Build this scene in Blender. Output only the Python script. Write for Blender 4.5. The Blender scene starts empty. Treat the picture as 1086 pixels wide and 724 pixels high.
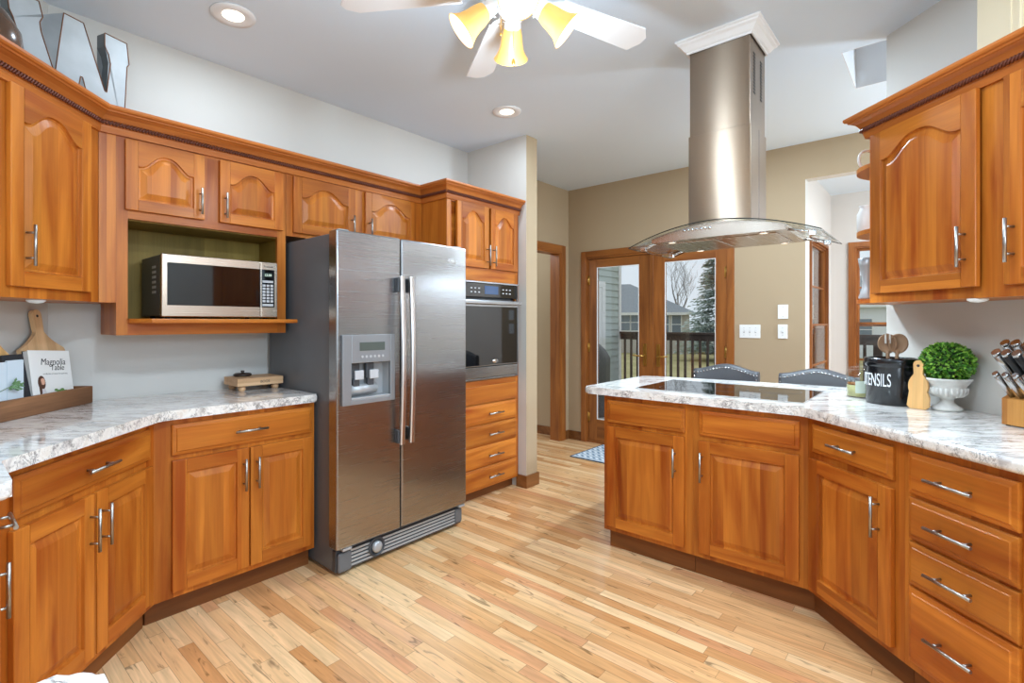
import bpy, bmesh, math, random
from math import sin, cos, pi, radians as R, atan2, hypot
from mathutils import Vector, Matrix
random.seed(7)
S = bpy.context.scene
COL = S.collection

# ------------------------------------------------------------------ camera, sky, light, exposure
ANG = R(42.49)
cam = bpy.data.objects.new('camera', bpy.data.cameras.new('camera'))
COL.objects.link(cam)
cam.location = (0, 0, 1.29)
cam.rotation_euler = (R(90), 0, ANG - R(90))
cam.data.sensor_width = 36
cam.data.lens = 541.904 / 1086 * 36
cam.data.shift_x = 0.03298
cam.data.shift_y = -0.0188
cam.data.clip_start = 0.05
cam.data.clip_end = 300
S.camera = cam
S.view_settings.view_transform = 'Standard'
S.view_settings.look = 'None'
S.view_settings.exposure = 0.0
S.view_settings.gamma = 1
S.view_settings.use_curve_mapping = False
S.cycles.use_denoising = True
S.cycles.max_bounces = 8
S.cycles.diffuse_bounces = 4
S.cycles.glossy_bounces = 4
S.cycles.transparent_max_bounces = 12
S.cycles.sample_clamp_indirect = 6
S.cycles.caustics_reflective = False
S.cycles.caustics_refractive = False
SKY = 0.95
W = bpy.data.worlds.new('overcast_sky')
S.world = W
W.use_nodes = True
W.node_tree.nodes['Background'].inputs[0].default_value = (0.84, 0.93, 1.02, 1)
W.node_tree.nodes['Background'].inputs[1].default_value = SKY

def lamp(name, kind, loc, power, color=(1, 1, 1), size=0.1, size_y=None, rot=(0, 0, 0), spot=None):
    l = bpy.data.lights.new(name, kind)
    l.energy = power
    l.color = color
    if kind == 'AREA':
        l.size = size
        l.shape = 'DISK'
        if size_y: l.shape = 'RECTANGLE'; l.size_y = size_y
    else:
        l.shadow_soft_size = size
    if spot:
        l.spot_size = spot; l.spot_blend = 0.6
    o = bpy.data.objects.new(name, l)
    COL.objects.link(o)
    o.location = loc
    o.rotation_euler = rot
    return o
WARM = (0.79, 0.97, 1.14)
CAN_POWER = 6
BULB_POWER = 17
ADDED_CEILING_FILLS = [(0.75, 0.35), (1.0, -0.9), (2.0, -0.75), (1.9, 0.2)]  # unseen ceiling lights added as fill, no known fixtures
for i, (x, y) in enumerate(ADDED_CEILING_FILLS):
    lamp('can_and_fill_light', 'AREA', (x, y, 2.735), 29 if i == 0 else 8, (0.78, 0.97, 1.15), 0.22)
lamp('sink_fill_light', 'POINT', (0.0, 1.0, 2.05), 6, (0.75, 0.97, 1.18), 0.12)  # extra point light added to lift the ceiling; no pendant is known here
# added broad fill behind the camera, standing in for daylight; no window modelled
lamp('rear_fill_light', 'AREA', (0.0, -3.0, 1.5), 36, (0.71, 0.95, 1.22), 3.0, 2.0, (R(94), 0, R(-25)))
# invented dining and sunroom fills, both kept out of sight behind the right-hand wall
lamp('dining_fill_light', 'POINT', (4.35, -1.30, 1.95), 145, (0.78, 0.97, 1.15), 0.18)
lamp('stool_fill_light', 'AREA', (3.6, 1.05, 2.735), 38, (0.78, 0.97, 1.14), 0.12)  # fill added out of sight behind the chimney to brighten the right splashback
lamp('hall_fill_light', 'POINT', (4.1, 3.75, 2.2), 14, (0.85, 0.97, 1.08), 0.1)  # unseen light added to brighten the hall wall
lamp('living_room_fill_light', 'POINT', (0.9, -1.7, 1.9), 85, (0.75, 0.97, 1.18), 0.2)  # invented uplight behind the camera for the ceiling
lamp('sunroom_fill_light', 'AREA', (5.5, -0.6, 2.5), 26, (0.9, 0.97, 1.03), 0.4)  # added area fill below the sunroom ceiling, no fixture modelled

# ------------------------------------------------------------------ materials
def lin(r, g, b):
    f = lambda c: (c / 12.92 if c <= 0.04045 else ((c + 0.055) / 1.055) ** 2.4)
    return (f(r / 255), f(g / 255), f(b / 255), 1)

class NT:
    def __init__(s, name):
        s.m = bpy.data.materials.new(name)
        s.m.use_nodes = True
        s.t = s.m.node_tree
        s.b = s.t.nodes['Principled BSDF']
        s.out = s.t.nodes['Material Output']
    def n(s, typ, **kw):
        nd = s.t.nodes.new('ShaderNode' + typ)
        for k, v in kw.items():
            if k.startswith('i_'):
                nd.inputs[k[2:].replace('_', ' ')].default_value = v
            else:
                setattr(nd, k, v)
        return nd
    def l(s, a, b): s.t.links.new(a, b)
    def math(s, op, a, b=None):
        nd = s.n('Math', operation=op)
        for i, v in enumerate((a, b)):
            if v is None: continue
            if isinstance(v, (int, float)): nd.inputs[i].default_value = v
            else: s.l(v, nd.inputs[i])
        return nd.outputs[0]
    def ramp(s, fac, stops):
        nd = s.n('ValToRGB')
        cr = nd.color_ramp
        while len(cr.elements) < len(stops): cr.elements.new(0.5)
        for e, (p, c) in zip(cr.elements, stops):
            e.position = p; e.color = c
        s.l(fac, nd.inputs[0])
        return nd.outputs[0]
    def set(s, **kw):
        for k, v in kw.items():
            s.b.inputs[k.replace('_', ' ')].default_value = v
        return s.m

def plain(name, rgb, rough=0.5, metal=0.0, bump=0, bscale=60, spec=0.5, coat=0, var=0.0, vscale=6):
    k = NT(name)
    k.set(Base_Color=lin(*rgb), Roughness=rough, Metallic=metal, Specular_IOR_Level=spec, Coat_Weight=coat)
    tc = k.n('TexCoord')
    if var:
        nz = k.n('TexNoise', i_Scale=vscale, i_Detail=4.0)
        k.l(tc.outputs['Object'], nz.inputs['Vector'])
        a = tuple(c * (1 - var) for c in lin(*rgb)[:3]) + (1,)
        b = tuple(min(1, c * (1 + var)) for c in lin(*rgb)[:3]) + (1,)
        k.l(k.ramp(nz.outputs[0], [(0.3, a), (0.7, b)]), k.b.inputs['Base Color'])
    if bump:
        nz = k.n('TexNoise', i_Scale=bscale, i_Detail=3.0)
        k.l(tc.outputs['Object'], nz.inputs['Vector'])
        bp = k.n('Bump', i_Strength=bump, i_Distance=0.002)
        k.l(nz.outputs[0], bp.inputs['Height'])
        k.l(bp.outputs[0], k.b.inputs['Normal'])
    return k.m

def emit(name, rgb, strength, base=(240, 235, 225)):
    k = NT(name)
    return k.set(Base_Color=lin(*base), Emission_Color=lin(*rgb), Emission_Strength=strength, Roughness=0.4)

def wood(name, light, dark, grain='z', stave=0.08, rough=0.36, coords='Object', stretch=1.0, contrast=1.0, coat=0.06):
    k = NT(name)
    tc = k.n('TexCoord')
    oi = k.n('ObjectInfo')
    rnd = k.math('MULTIPLY', oi.outputs['Random'], 43.0)
    cmb = k.n('CombineXYZ')
    for i in range(3): k.l(rnd, cmb.inputs[i])
    add = k.n('VectorMath', operation='ADD')
    k.l(tc.outputs[coords], add.inputs[0]); k.l(cmb.outputs[0], add.inputs[1])
    ax = {'x': 0, 'y': 1, 'z': 2}[grain]
    cross = {'x': 2, 'y': 0, 'z': 0}[grain] if coords == 'Object' else 1
    sep = k.n('SeparateXYZ'); k.l(tc.outputs[coords], sep.inputs[0])
    st = k.math('FLOOR', k.math('ADD', k.math('DIVIDE', sep.outputs[cross], stave), rnd))
    wn = k.n('TexWhiteNoise', noise_dimensions='1D'); k.l(st, wn.inputs['W'])
    off = k.n('VectorMath', operation='ADD')
    mul = k.n('CombineXYZ')
    for i in range(3): k.l(k.math('MULTIPLY', wn.outputs['Value'], 9.0), mul.inputs[i])
    k.l(add.outputs[0], off.inputs[0]); k.l(mul.outputs[0], off.inputs[1])
    def stretched(a, b, detail, dist):
        mp = k.n('Mapping')
        sc = [b * stretch] * 3; sc[ax] = a * stretch
        mp.inputs['Scale'].default_value = sc
        k.l(off.outputs[0], mp.inputs['Vector'])
        nz = k.n('TexNoise', i_Scale=1.0, i_Detail=detail, i_Distortion=dist)
        k.l(mp.outputs[0], nz.inputs['Vector'])
        return nz.outputs[0]
    g1 = stretched(1.1, 11, 5.0, 0.9)
    L, D = lin(*light), lin(*dark)
    mid = tuple((a + b) / 2 for a, b in zip(L, D))
    base = k.ramp(g1, [(0.28, D), (0.48, mid), (0.70, L)])
    g2 = stretched(4, 150, 2.0, 0.0)
    v = k.math('ADD', k.math('MULTIPLY', k.math('SUBTRACT', wn.outputs['Value'], 0.5), 0.28 * contrast), 1.0)
    v2 = k.math('ADD', k.math('MULTIPLY', k.math('SUBTRACT', g2, 0.5), 0.30 * contrast), v)
    hv = k.n('HueSaturation')
    k.l(base, hv.inputs['Color']); k.l(v2, hv.inputs['Value'])
    k.l(hv.outputs[0], k.b.inputs['Base Color'])
    k.set(Roughness=rough, Coat_Weight=coat, Coat_Roughness=0.2, Specular_IOR_Level=0.3)
    bp = k.n('Bump', i_Strength=0.12, i_Distance=0.001)
    k.l(g2, bp.inputs['Height']); k.l(bp.outputs[0], k.b.inputs['Normal'])
    return k.m

CHL, CHD = (202, 123, 44), (147, 66, 13)
WV = wood('cherry_vertical_grain', CHL, CHD, 'z')
WH = wood('cherry_horizontal_grain', CHL, CHD, 'x', stave=0.4)
WUV = wood('cherry_moulding', (190, 112, 50), (150, 78, 30), 'x', stave=5, coords='UV')
ROPE = plain('dark_rope_stain', (96, 42, 22), 0.5)
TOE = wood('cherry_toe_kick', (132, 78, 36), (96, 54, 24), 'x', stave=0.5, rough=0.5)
NICHE = wood('cabinet_interior_ply', (158, 130, 60), (126, 102, 42), 'z', stave=0.5, rough=0.6)
OAK = wood('oak_trim', (164, 100, 46), (114, 62, 24), 'z', stave=0.3, rough=0.4)
OAKH = wood('oak_trim_horizontal', (164, 100, 46), (114, 62, 24), 'x', stave=0.3, rough=0.4)
OAKY = wood('oak_trim_deep', (164, 100, 46), (114, 62, 24), 'y', stave=0.3, rough=0.4)
MAPLE = wood('pale_maple', (222, 182, 136), (196, 150, 104), 'z', stave=0.05, rough=0.5)
MAPLEX = wood('pale_maple_block', (222, 182, 140), (192, 146, 104), 'x', stave=0.04, rough=0.5)
BAMBOO = wood('bamboo', (222, 176, 116), (200, 148, 88), 'z', stave=0.02, rough=0.5)
ACACIA = wood('knife_block_wood', (196, 138, 70), (158, 98, 44), 'z', stave=0.06, rough=0.45)
OAKD = wood('oak_baseboard', (138, 88, 46), (98, 58, 26), 'x', stave=0.3, rough=0.4)
RUSTIC = wood('rustic_dark_wood', (150, 104, 70), (72, 44, 26), 'x', stave=0.5, rough=0.7, contrast=1.8, coat=0)
SPOON = wood('spoon_wood', (170, 136, 106), (118, 84, 60), 'z', stave=0.2, rough=0.6)

def floor_mat():
    k = NT('oak_strip_floor')
    tc = k.n('TexCoord'); sep = k.n('SeparateXYZ'); k.l(tc.outputs['Object'], sep.inputs[0])
    row_f = k.math('DIVIDE', sep.outputs[0], 0.0572)
    row = k.math('FLOOR', row_f)
    w1 = k.n('TexWhiteNoise', noise_dimensions='1D'); k.l(row, w1.inputs['W'])
    w1b = k.n('TexWhiteNoise', noise_dimensions='1D'); k.l(k.math('ADD', row, 71.3), w1b.inputs['W'])
    ln = k.math('ADD', k.math('MULTIPLY', w1b.outputs['Value'], 0.5), 0.45)
    col_f = k.math('DIVIDE', k.math('ADD', sep.outputs[1], k.math('MULTIPLY', w1.outputs['Value'], 7.0)), ln)
    col = k.math('FLOOR', col_f)
    cv = k.n('CombineXYZ'); k.l(row, cv.inputs[0]); k.l(col, cv.inputs[1])
    w2 = k.n('TexWhiteNoise', noise_dimensions='2D'); k.l(cv.outputs[0], w2.inputs['Vector'])
    tone = k.ramp(w2.outputs['Value'], [(0.0, lin(200, 142, 90)), (0.3, lin(216, 166, 114)), (0.6, lin(226, 180, 130)), (0.85, lin(236, 198, 150)), (1.0, lin(206, 144, 98))])
    off = k.n('VectorMath', operation='ADD'); mu = k.n('VectorMath', operation='SCALE'); mu.inputs['Scale'].default_value = 13.0
    k.l(w2.outputs['Color'], mu.inputs[0]); k.l(tc.outputs['Object'], off.inputs[0]); k.l(mu.outputs[0], off.inputs[1])
    def gn(sc, det, dist):
        mp = k.n('Mapping'); mp.inputs['Scale'].default_value = sc
        k.l(off.outputs[0], mp.inputs['Vector'])
        nz = k.n('TexNoise', i_Scale=1.0, i_Detail=det, i_Distortion=dist); k.l(mp.outputs[0], nz.inputs['Vector'])
        return nz.outputs[0]
    g = gn((34, 2.2, 1), 5.0, 1.4)
    g2 = gn((160, 7, 1), 2.0, 0.0)
    knot = gn((26, 4.5, 1), 2.0, 2.0)
    v = k.math('ADD', k.math('ADD', 1.0, k.math('MULTIPLY', k.math('SUBTRACT', g, 0.5), 0.85)), k.math('MULTIPLY', k.math('SUBTRACT', g2, 0.5), 0.22))
    fx = k.math('FRACT', row_f); fy = k.math('FRACT', col_f)
    ex = k.math('MINIMUM', fx, k.math('SUBTRACT', 1.0, fx))
    ey = k.math('MULTIPLY', k.math('MINIMUM', fy, k.math('SUBTRACT', 1.0, fy)), 11.0)
    e = k.math('MINIMUM', ex, ey)
    gap = k.n('MapRange'); k.l(e, gap.inputs[0])
    gap.inputs[1].default_value = 0.0; gap.inputs[2].default_value = 0.028; gap.inputs[3].default_value = 0.42; gap.inputs[4].default_value = 1.0
    kn = k.n('MapRange'); k.l(knot, kn.inputs[0])
    kn.inputs[1].default_value = 0.63; kn.inputs[2].default_value = 0.74; kn.inputs[3].default_value = 1.0; kn.inputs[4].default_value = 0.45
    v = k.math('MULTIPLY', k.math('MULTIPLY', v, gap.outputs[0]), kn.outputs[0])
    hv = k.n('HueSaturation'); k.l(tone, hv.inputs['Color']); k.l(v, hv.inputs['Value'])
    hv.inputs['Saturation'].default_value = 1.0
    k.l(hv.outputs[0], k.b.inputs['Base Color'])
    k.set(Roughness=0.17, Specular_IOR_Level=0.5)
    bp = k.n('Bump', i_Strength=0.25, i_Distance=0.0012); k.l(gap.outputs[0], bp.inputs['Height']); k.l(bp.outputs[0], k.b.inputs['Normal'])
    return k.m
FLOOR = floor_mat()

def granite(name, ang):
    k = NT(name)
    tc = k.n('TexCoord')
    def gn(sc, det, dist, rough=0.55):
        m0 = k.n('Mapping'); m0.inputs['Rotation'].default_value = (0, 0, ang)
        k.l(tc.outputs['Object'], m0.inputs['Vector'])
        mp = k.n('Mapping'); mp.inputs['Scale'].default_value = sc
        k.l(m0.outputs[0], mp.inputs['Vector'])
        nz = k.n('TexNoise', i_Scale=1.0, i_Detail=det, i_Distortion=dist, i_Roughness=rough); k.l(mp.outputs[0], nz.inputs['Vector'])
        return nz.outputs[0]
    a = gn((4, 18, 15), 7.0, 0.9, 0.68)
    base = k.ramp(a, [(0.28, lin(178, 172, 170)), (0.40, lin(218, 213, 208)), (0.52, lin(240, 237, 232)), (0.62, lin(230, 223, 214)), (0.76, lin(200, 180, 164))])
    veins = gn((7, 34, 26), 6.0, 1.6, 0.72)
    vm = k.math('ABSOLUTE', k.math('SUBTRACT', veins, 0.5))
    vr = k.ramp(vm, [(0.0, (1, 1, 1, 1)), (0.02, (0.6, 0.6, 0.6, 1)), (0.055, (0, 0, 0, 1))])
    sp = gn((6, 14, 14), 4.0, 1.0, 0.6)
    mask = k.math('MULTIPLY', vr, k.ramp(sp, [(0.46, (0, 0, 0, 1)), (0.58, (1, 1, 1, 1))]))
    mx = k.n('MixRGB', blend_type='MIX'); k.l(k.math('MULTIPLY', mask, 0.85), mx.inputs[0]); k.l(base, mx.inputs[1]); mx.inputs[2].default_value = lin(62, 58, 60)
    fine = gn((160, 220, 160), 2.0, 0.0)
    fm = k.ramp(fine, [(0.62, (0, 0, 0, 1)), (0.72, (1, 1, 1, 1))])
    mx2 = k.n('MixRGB', blend_type='MIX'); k.l(k.math('MULTIPLY', fm, 0.35), mx2.inputs[0]); k.l(mx.outputs[0], mx2.inputs[1]); mx2.inputs[2].default_value = lin(120, 112, 110)
    k.l(mx2.outputs[0], k.b.inputs['Base Color'])
    return k.set(Roughness=0.09, Specular_IOR_Level=0.6, Coat_Weight=0.3, Coat_Roughness=0.04)
GRAN = granite('white_granite', R(47))

def steel(name, rgb, rough=0.28, wave=0.0, grain='x', T=None, aniso=0.8):
    k = NT(name)
    k.set(Base_Color=lin(*rgb), Metallic=1.0, Roughness=rough)
    tc = k.n('TexCoord')
    mp = k.n('Mapping')
    mp.inputs['Scale'].default_value = (3, 300, 300) if grain == 'x' else (300, 300, 3)
    k.l(tc.outputs['Object'], mp.inputs['Vector'])
    nz = k.n('TexNoise', i_Scale=1.0, i_Detail=2.0); k.l(mp.outputs[0], nz.inputs['Vector'])
    r = k.n('MapRange'); k.l(nz.outputs[0], r.inputs[0]); r.inputs[3].default_value = rough - 0.012; r.inputs[4].default_value = rough + 0.012
    k.l(r.outputs[0], k.b.inputs['Roughness'])
    h = nz.outputs[0]
    if T:
        k.set(Anisotropic=aniso)
        tv = k.n('CombineXYZ')
        for i in range(3): tv.inputs[i].default_value = T[i]
        k.l(tv.outputs[0], k.b.inputs['Tangent'])
    bp = k.n('Bump', i_Strength=0.0, i_Distance=0.0002); k.l(h, bp.inputs['Height'])
    last = bp
    if wave:
        mp2 = k.n('Mapping'); mp2.inputs['Scale'].default_value = (0.5, 1, 3.2)
        k.l(tc.outputs['Object'], mp2.inputs['Vector'])
        n2 = k.n('TexNoise', i_Scale=1.0, i_Detail=1.0); k.l(mp2.outputs[0], n2.inputs['Vector'])
        b2 = k.n('Bump', i_Strength=wave, i_Distance=0.02); k.l(n2.outputs[0], b2.inputs['Height']); k.l(bp.outputs[0], b2.inputs['Normal'])
        last = b2
    k.l(last.outputs[0], k.b.inputs['Normal'])
    return k.m
STEEL = steel('brushed_stainless', (164, 164, 165), 0.27, 0.10, T=(1, .15, .05))
STEELW = steel('brushed_stainless_warm', (204, 184, 164), 0.27, 0.0, T=(1, .15, .05))
STEELH = steel('brushed_stainless_hood', (196, 184, 172), 0.27, 0.0)
STEELV = steel('brushed_stainless_chimney', (146, 130, 114), 0.28, 0.0, T=(0, 0, 1), aniso=1.0)
NICKEL = steel('brushed_nickel', (172, 168, 162), 0.34)
CHROME = plain('polished_metal', (215, 215, 215), 0.12, 1.0)
BRASS = plain('brass', (190, 150, 80), 0.28, 1.0)
FRIDGE = plain('fridge_grey_side', (97, 99, 102), 0.4, 0.0, bump=0.1, bscale=200)
BLACK = plain('black_plastic', (22, 22, 24), 0.35)
BLACKG = plain('black_gloss_glass', (9, 9, 11), 0.04, spec=0.7)
COOK = plain('cooktop_glass', (10, 10, 11), 0.03, spec=0.8)
DGREY = plain('dark_grey_plastic', (66, 68, 72), 0.4)
LGREY = plain('light_grey_plastic', (176, 178, 180), 0.35, 0.3)
KEY = plain('keypad_grey', (188, 188, 190), 0.4)
PAINT = plain('cool_white_wall_paint', (207, 203, 196), 0.75, bump=0.15, bscale=180)
BEIGE = plain('tan_wall_paint', (176, 154, 124), 0.75, bump=0.15, bscale=180)
SUNP = plain('sunroom_greige_paint', (208, 200, 192), 0.75)
CEIL = plain('ceiling_white', (219, 232, 244), 0.85, bump=0.35, bscale=120)
WHITE = plain('white_gloss_paint', (236, 236, 236), 0.4)
WHITEP = plain('white_plastic', (238, 238, 236), 0.35)
LEATHER = plain('charcoal_leather', (70, 70, 73), 0.42, bump=0.25, bscale=240)
DWOOD = plain('espresso_wood', (48, 34, 26), 0.4)
CERB = plain('black_glazed_ceramic', (16, 17, 20), 0.2, spec=0.6)
URN = plain('whitewashed_stone', (214, 212, 206), 0.75, bump=0.4, bscale=90, var=0.12, vscale=25)
LEAF1 = plain('boxwood_leaf', (70, 128, 34), 0.45, var=0.35, vscale=40)
LEAF2 = plain('boxwood_leaf_pale', (138, 186, 66), 0.45, var=0.25, vscale=40)
LEAFD = plain('boxwood_core', (26, 52, 16), 0.8)
GALV = plain('galvanised_metal', (168, 172, 174), 0.6, 0.15, var=0.10, vscale=9)
RUST = plain('rusty_edge', (120, 78, 48), 0.7)
GALVD = plain('galvanised_side', (120, 124, 126), 0.6, 0.15, var=0.1)
VASE = plain('mottled_brown_glaze', (92, 64, 44), 0.22, var=0.5, vscale=5, coat=0.3)
PAPER = plain('white_paper', (236, 233, 228), 0.5)
INK = plain('dark_ink', (50, 46, 44), 0.6)
BOOKBLK = plain('black_cloth', (38, 38, 42), 0.7)
PALEB = plain('pale_blue_white', (204, 214, 222), 0.5)
WAX = plain('yellow_green_wax', (206, 196, 128), 0.5)
AMBER = plain('amber_melted_wax', (150, 88, 28), 0.25)
RUG = None

def glass(name, tint=(1, 1, 1), refl=0.09):
    k = NT(name)
    tr = k.n('BsdfTransparent'); tr.inputs[0].default_value = tint + (1,)
    gl = k.n('BsdfGlossy'); gl.inputs['Roughness'].default_value = 0.01
    lw = k.n('LayerWeight'); lw.inputs[0].default_value = 0.5
    mx = k.n('MixShader')
    k.l(k.math('ADD', 0.045, k.math('MULTIPLY', k.math('POWER', lw.outputs['Facing'], 4.0), 0.6)), mx.inputs[0])
    k.l(tr.outputs[0], mx.inputs[1]); k.l(gl.outputs[0], mx.inputs[2])
    k.l(mx.outputs[0], k.out.inputs[0])
    return k.m
GLASS = glass('window_glass', (0.97, 0.98, 0.98))
GLASSG = glass('hood_glass', (0.95, 0.975, 0.97))
EDGEG = plain('glass_edge_dark', (20, 32, 32), 0.15)

# ------------------------------------------------------------------ helpers
def BM(): return bmesh.new()
def box(bm, x0, x1, y0, y1, z0, z1, mi=0, bev=0.0, seg=2):
    vs = [bm.verts.new(p) for p in ((x0, y0, z0), (x1, y0, z0), (x1, y1, z0), (x0, y1, z0), (x0, y0, z1), (x1, y0, z1), (x1, y1, z1), (x0, y1, z1))]
    fs = [bm.faces.new([vs[i] for i in f]) for f in ((0, 3, 2, 1), (4, 5, 6, 7), (0, 1, 5, 4), (1, 2, 6, 5), (2, 3, 7, 6), (3, 0, 4, 7))]
    for f in fs: f.material_index = mi
    if bev:
        es = list({e for f in fs for e in f.edges})
        r = bmesh.ops.bevel(bm, geom=es, offset=bev, segments=seg, affect='EDGES', profile=0.5)
        for f in r['faces']: f.material_index = mi
    return vs
def prism(bm, poly, z0, z1, mi=0, bev=0.0, seg=3):
    a = sum(poly[i][0] * poly[(i + 1) % len(poly)][1] - poly[(i + 1) % len(poly)][0] * poly[i][1] for i in range(len(poly)))
    if a < 0: poly = poly[::-1]
    lo = [bm.verts.new((p[0], p[1], z0)) for p in poly]
    hi = [bm.verts.new((p[0], p[1], z1)) for p in poly]
    n = len(poly)
    fs = [bm.faces.new(lo[::-1]), bm.faces.new(hi)]
    for i in range(n): fs.append(bm.faces.new((lo[i], lo[(i + 1) % n], hi[(i + 1) % n], hi[i])))
    for f in fs: f.material_index = mi
    if bev:
        es = list(fs[0].edges) + list(fs[1].edges)
        r = bmesh.ops.bevel(bm, geom=es, offset=bev, segments=seg, affect='EDGES', profile=0.5)
        for f in r['faces']: f.material_index = mi
    return fs
def extrude_y(bm, poly, y0, y1, mi=0, mside=None):
    """polygon in x,z extruded along y"""
    n = len(poly)
    a = sum(poly[i][0] * poly[(i + 1) % n][1] - poly[(i + 1) % n][0] * poly[i][1] for i in range(n))
    if a < 0: poly = poly[::-1]
    lo = [bm.verts.new((p[0], y0, p[1])) for p in poly]
    hi = [bm.verts.new((p[0], y1, p[1])) for p in poly]
    f1 = bm.faces.new(lo); f2 = bm.faces.new(hi[::-1])
    f1.material_index = f2.material_index = mi
    for i in range(n):
        f = bm.faces.new((lo[i], hi[i], hi[(i + 1) % n], lo[(i + 1) % n]))
        f.material_index = mi if mside is None else mside
def tube(bm, pts, r, seg=10, mi=0, caps=True):
    pts = [Vector(p) for p in pts]
    rs = r if isinstance(r, (list, tuple)) else [r] * len(pts)
    rings = []
    up = None
    for i, p in enumerate(pts):
        d = (pts[min(i + 1, len(pts) - 1)] - pts[max(i - 1, 0)]).normalized()
        if up is None:
            up = Vector((0, 0, 1)) if abs(d.z) < 0.9 else Vector((1, 0, 0))
        a = d.cross(up).normalized(); b = a.cross(d).normalized(); up = b
        rings.append([bm.verts.new(p + rs[i] * (cos(t) * a + sin(t) * b)) for t in [2 * pi * j / seg for j in range(seg)]])
    for i in range(len(rings) - 1):
        for j in range(seg):
            f = bm.faces.new((rings[i][j], rings[i][(j + 1) % seg], rings[i + 1][(j + 1) % seg], rings[i + 1][j]))
            f.material_index = mi; f.smooth = True
    if caps:
        for rg in (rings[0], rings[-1][::-1]):
            f = bm.faces.new(rg); f.material_index = mi
def lathe(bm, prof, seg=24, mi=0, c=(0, 0, 0), smooth=True, M=None):
    """profile list of (r,z)"""
    rings = []
    for r, z in prof:
        if r < 1e-6:
            rings.append([bm.verts.new((0, 0, z))])
        else:
            rings.append([bm.verts.new((r * cos(2 * pi * j / seg), r * sin(2 * pi * j / seg), z)) for j in range(seg)])
    new = [v for rg in rings for v in rg]
    for i in range(len(rings) - 1):
        a, b = rings[i], rings[i + 1]
        for j in range(seg):
            k = (j + 1) % seg
            if len(a) == 1 and len(b) == 1: continue
            if len(a) == 1: f = bm.faces.new((a[0], b[k], b[j]))
            elif len(b) == 1: f = bm.faces.new((a[j], a[k], b[0]))
            else: f = bm.faces.new((a[j], a[k], b[k], b[j]))
            f.material_index = mi; f.smooth = smooth
    T = Matrix.Translation(c) @ (M if M else Matrix())
    for v in new: v.co = T @ v.co
    return new
SPLIT = {'face_frame', 'handle_mount', 'grille_end', 'grille_slat', 'glass_bracket', 'button', 'foot', 'rubber_foot', 'hinge_cover', 'paddle', 'lever_pad', 'lamp_rim', 'lamp_lens',
         'grease_filter', 'screw', 'burner_mark', 'back_post', 'metal_foot', 'slot', 'niche_lining', 'vent_slot', 'keypad'}
def link(name, bm, mats, parent=None, loc=(0, 0, 0), rot=(0, 0, 0), smooth=False):
    if name in SPLIT:
        seen, comps = set(), []
        for v0 in bm.verts:
            if v0 in seen: continue
            st, comp = [v0], []
            seen.add(v0)
            while st:
                q = st.pop(); comp.append(q)
                for e in q.link_edges:
                    z = e.other_vert(q)
                    if z not in seen: seen.add(z); st.append(z)
            comps.append(comp)
        if len(comps) > 1:
            first = None
            for comp in comps:
                b2 = bmesh.new(); mp = {q: b2.verts.new(q.co) for q in comp}
                for f in {f for q in comp for f in q.link_faces}:
                    nf = b2.faces.new([mp[q] for q in f.verts]); nf.material_index = f.material_index; nf.smooth = f.smooth
                o = link_one(name, b2, mats, parent, loc, rot, smooth)
                first = first or o
            bm.free()
            return first
    return link_one(name, bm, mats, parent, loc, rot, smooth)
def link_one(name, bm, mats, parent=None, loc=(0, 0, 0), rot=(0, 0, 0), smooth=False):
    me = bpy.data.meshes.new(name)
    bmesh.ops.recalc_face_normals(bm, faces=bm.faces)
    if smooth:
        for f in bm.faces: f.smooth = True
    bm.to_mesh(me); bm.free()
    for m in (mats if isinstance(mats, (list, tuple)) else [mats]): me.materials.append(m)
    o = bpy.data.objects.new(name, me)
    COL.objects.link(o)
    o.parent = parent
    o.location = loc
    o.rotation_euler = rot
    return o
def tag(o, label, cat, group=None, kind=None):
    o['label'] = label; o['category'] = cat
    if group: o['group'] = group
    if kind: o['kind'] = kind
    return o
def thing(name, label, cat, loc=(0, 0, 0), rz=0.0, group=None):
    o = bpy.data.objects.new(name, None)
    o.empty_display_size = 0.1
    COL.objects.link(o)
    o.location = loc; o.rotation_euler = (0, 0, rz)
    return tag(o, label, cat, group)
def struct(name, bm, mats, label=None, loc=(0, 0, 0), rz=0, parent=None):
    o = link(name, bm, mats, parent, loc, (0, 0, rz))
    o['kind'] = 'structure'
    return o
def local(root, pts):
    c, s = cos(root.rotation_euler.z), sin(root.rotation_euler.z)
    ox, oy = root.location.x, root.location.y
    return [((x - ox) * c + (y - oy) * s, -(x - ox) * s + (y - oy) * c) for x, y in pts]
def text_mesh(name, body, size, mat, parent, loc, rot, extrude=0.0006, align='CENTER', shear=0.0, sx=1.0):
    cu = bpy.data.curves.new('lettering', 'FONT')
    cu.body = body; cu.size = size; cu.extrude = extrude; cu.align_x = align; cu.shear = shear
    tmp = bpy.data.objects.new('lettering', cu)
    COL.objects.link(tmp)
    bpy.context.view_layer.update()
    dg = bpy.context.evaluated_depsgraph_get()
    me = bpy.data.meshes.new_from_object(tmp.evaluated_get(dg))
    bpy.data.objects.remove(tmp); bpy.data.curves.remove(cu)
    me.name = name
    for v in me.vertices: v.co.x *= sx
    me.materials.clear(); me.materials.append(mat)
    o = bpy.data.objects.new(name, me); COL.objects.link(o)
    o.parent = parent; o.location = loc; o.rotation_euler = rot
    return o

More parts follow.
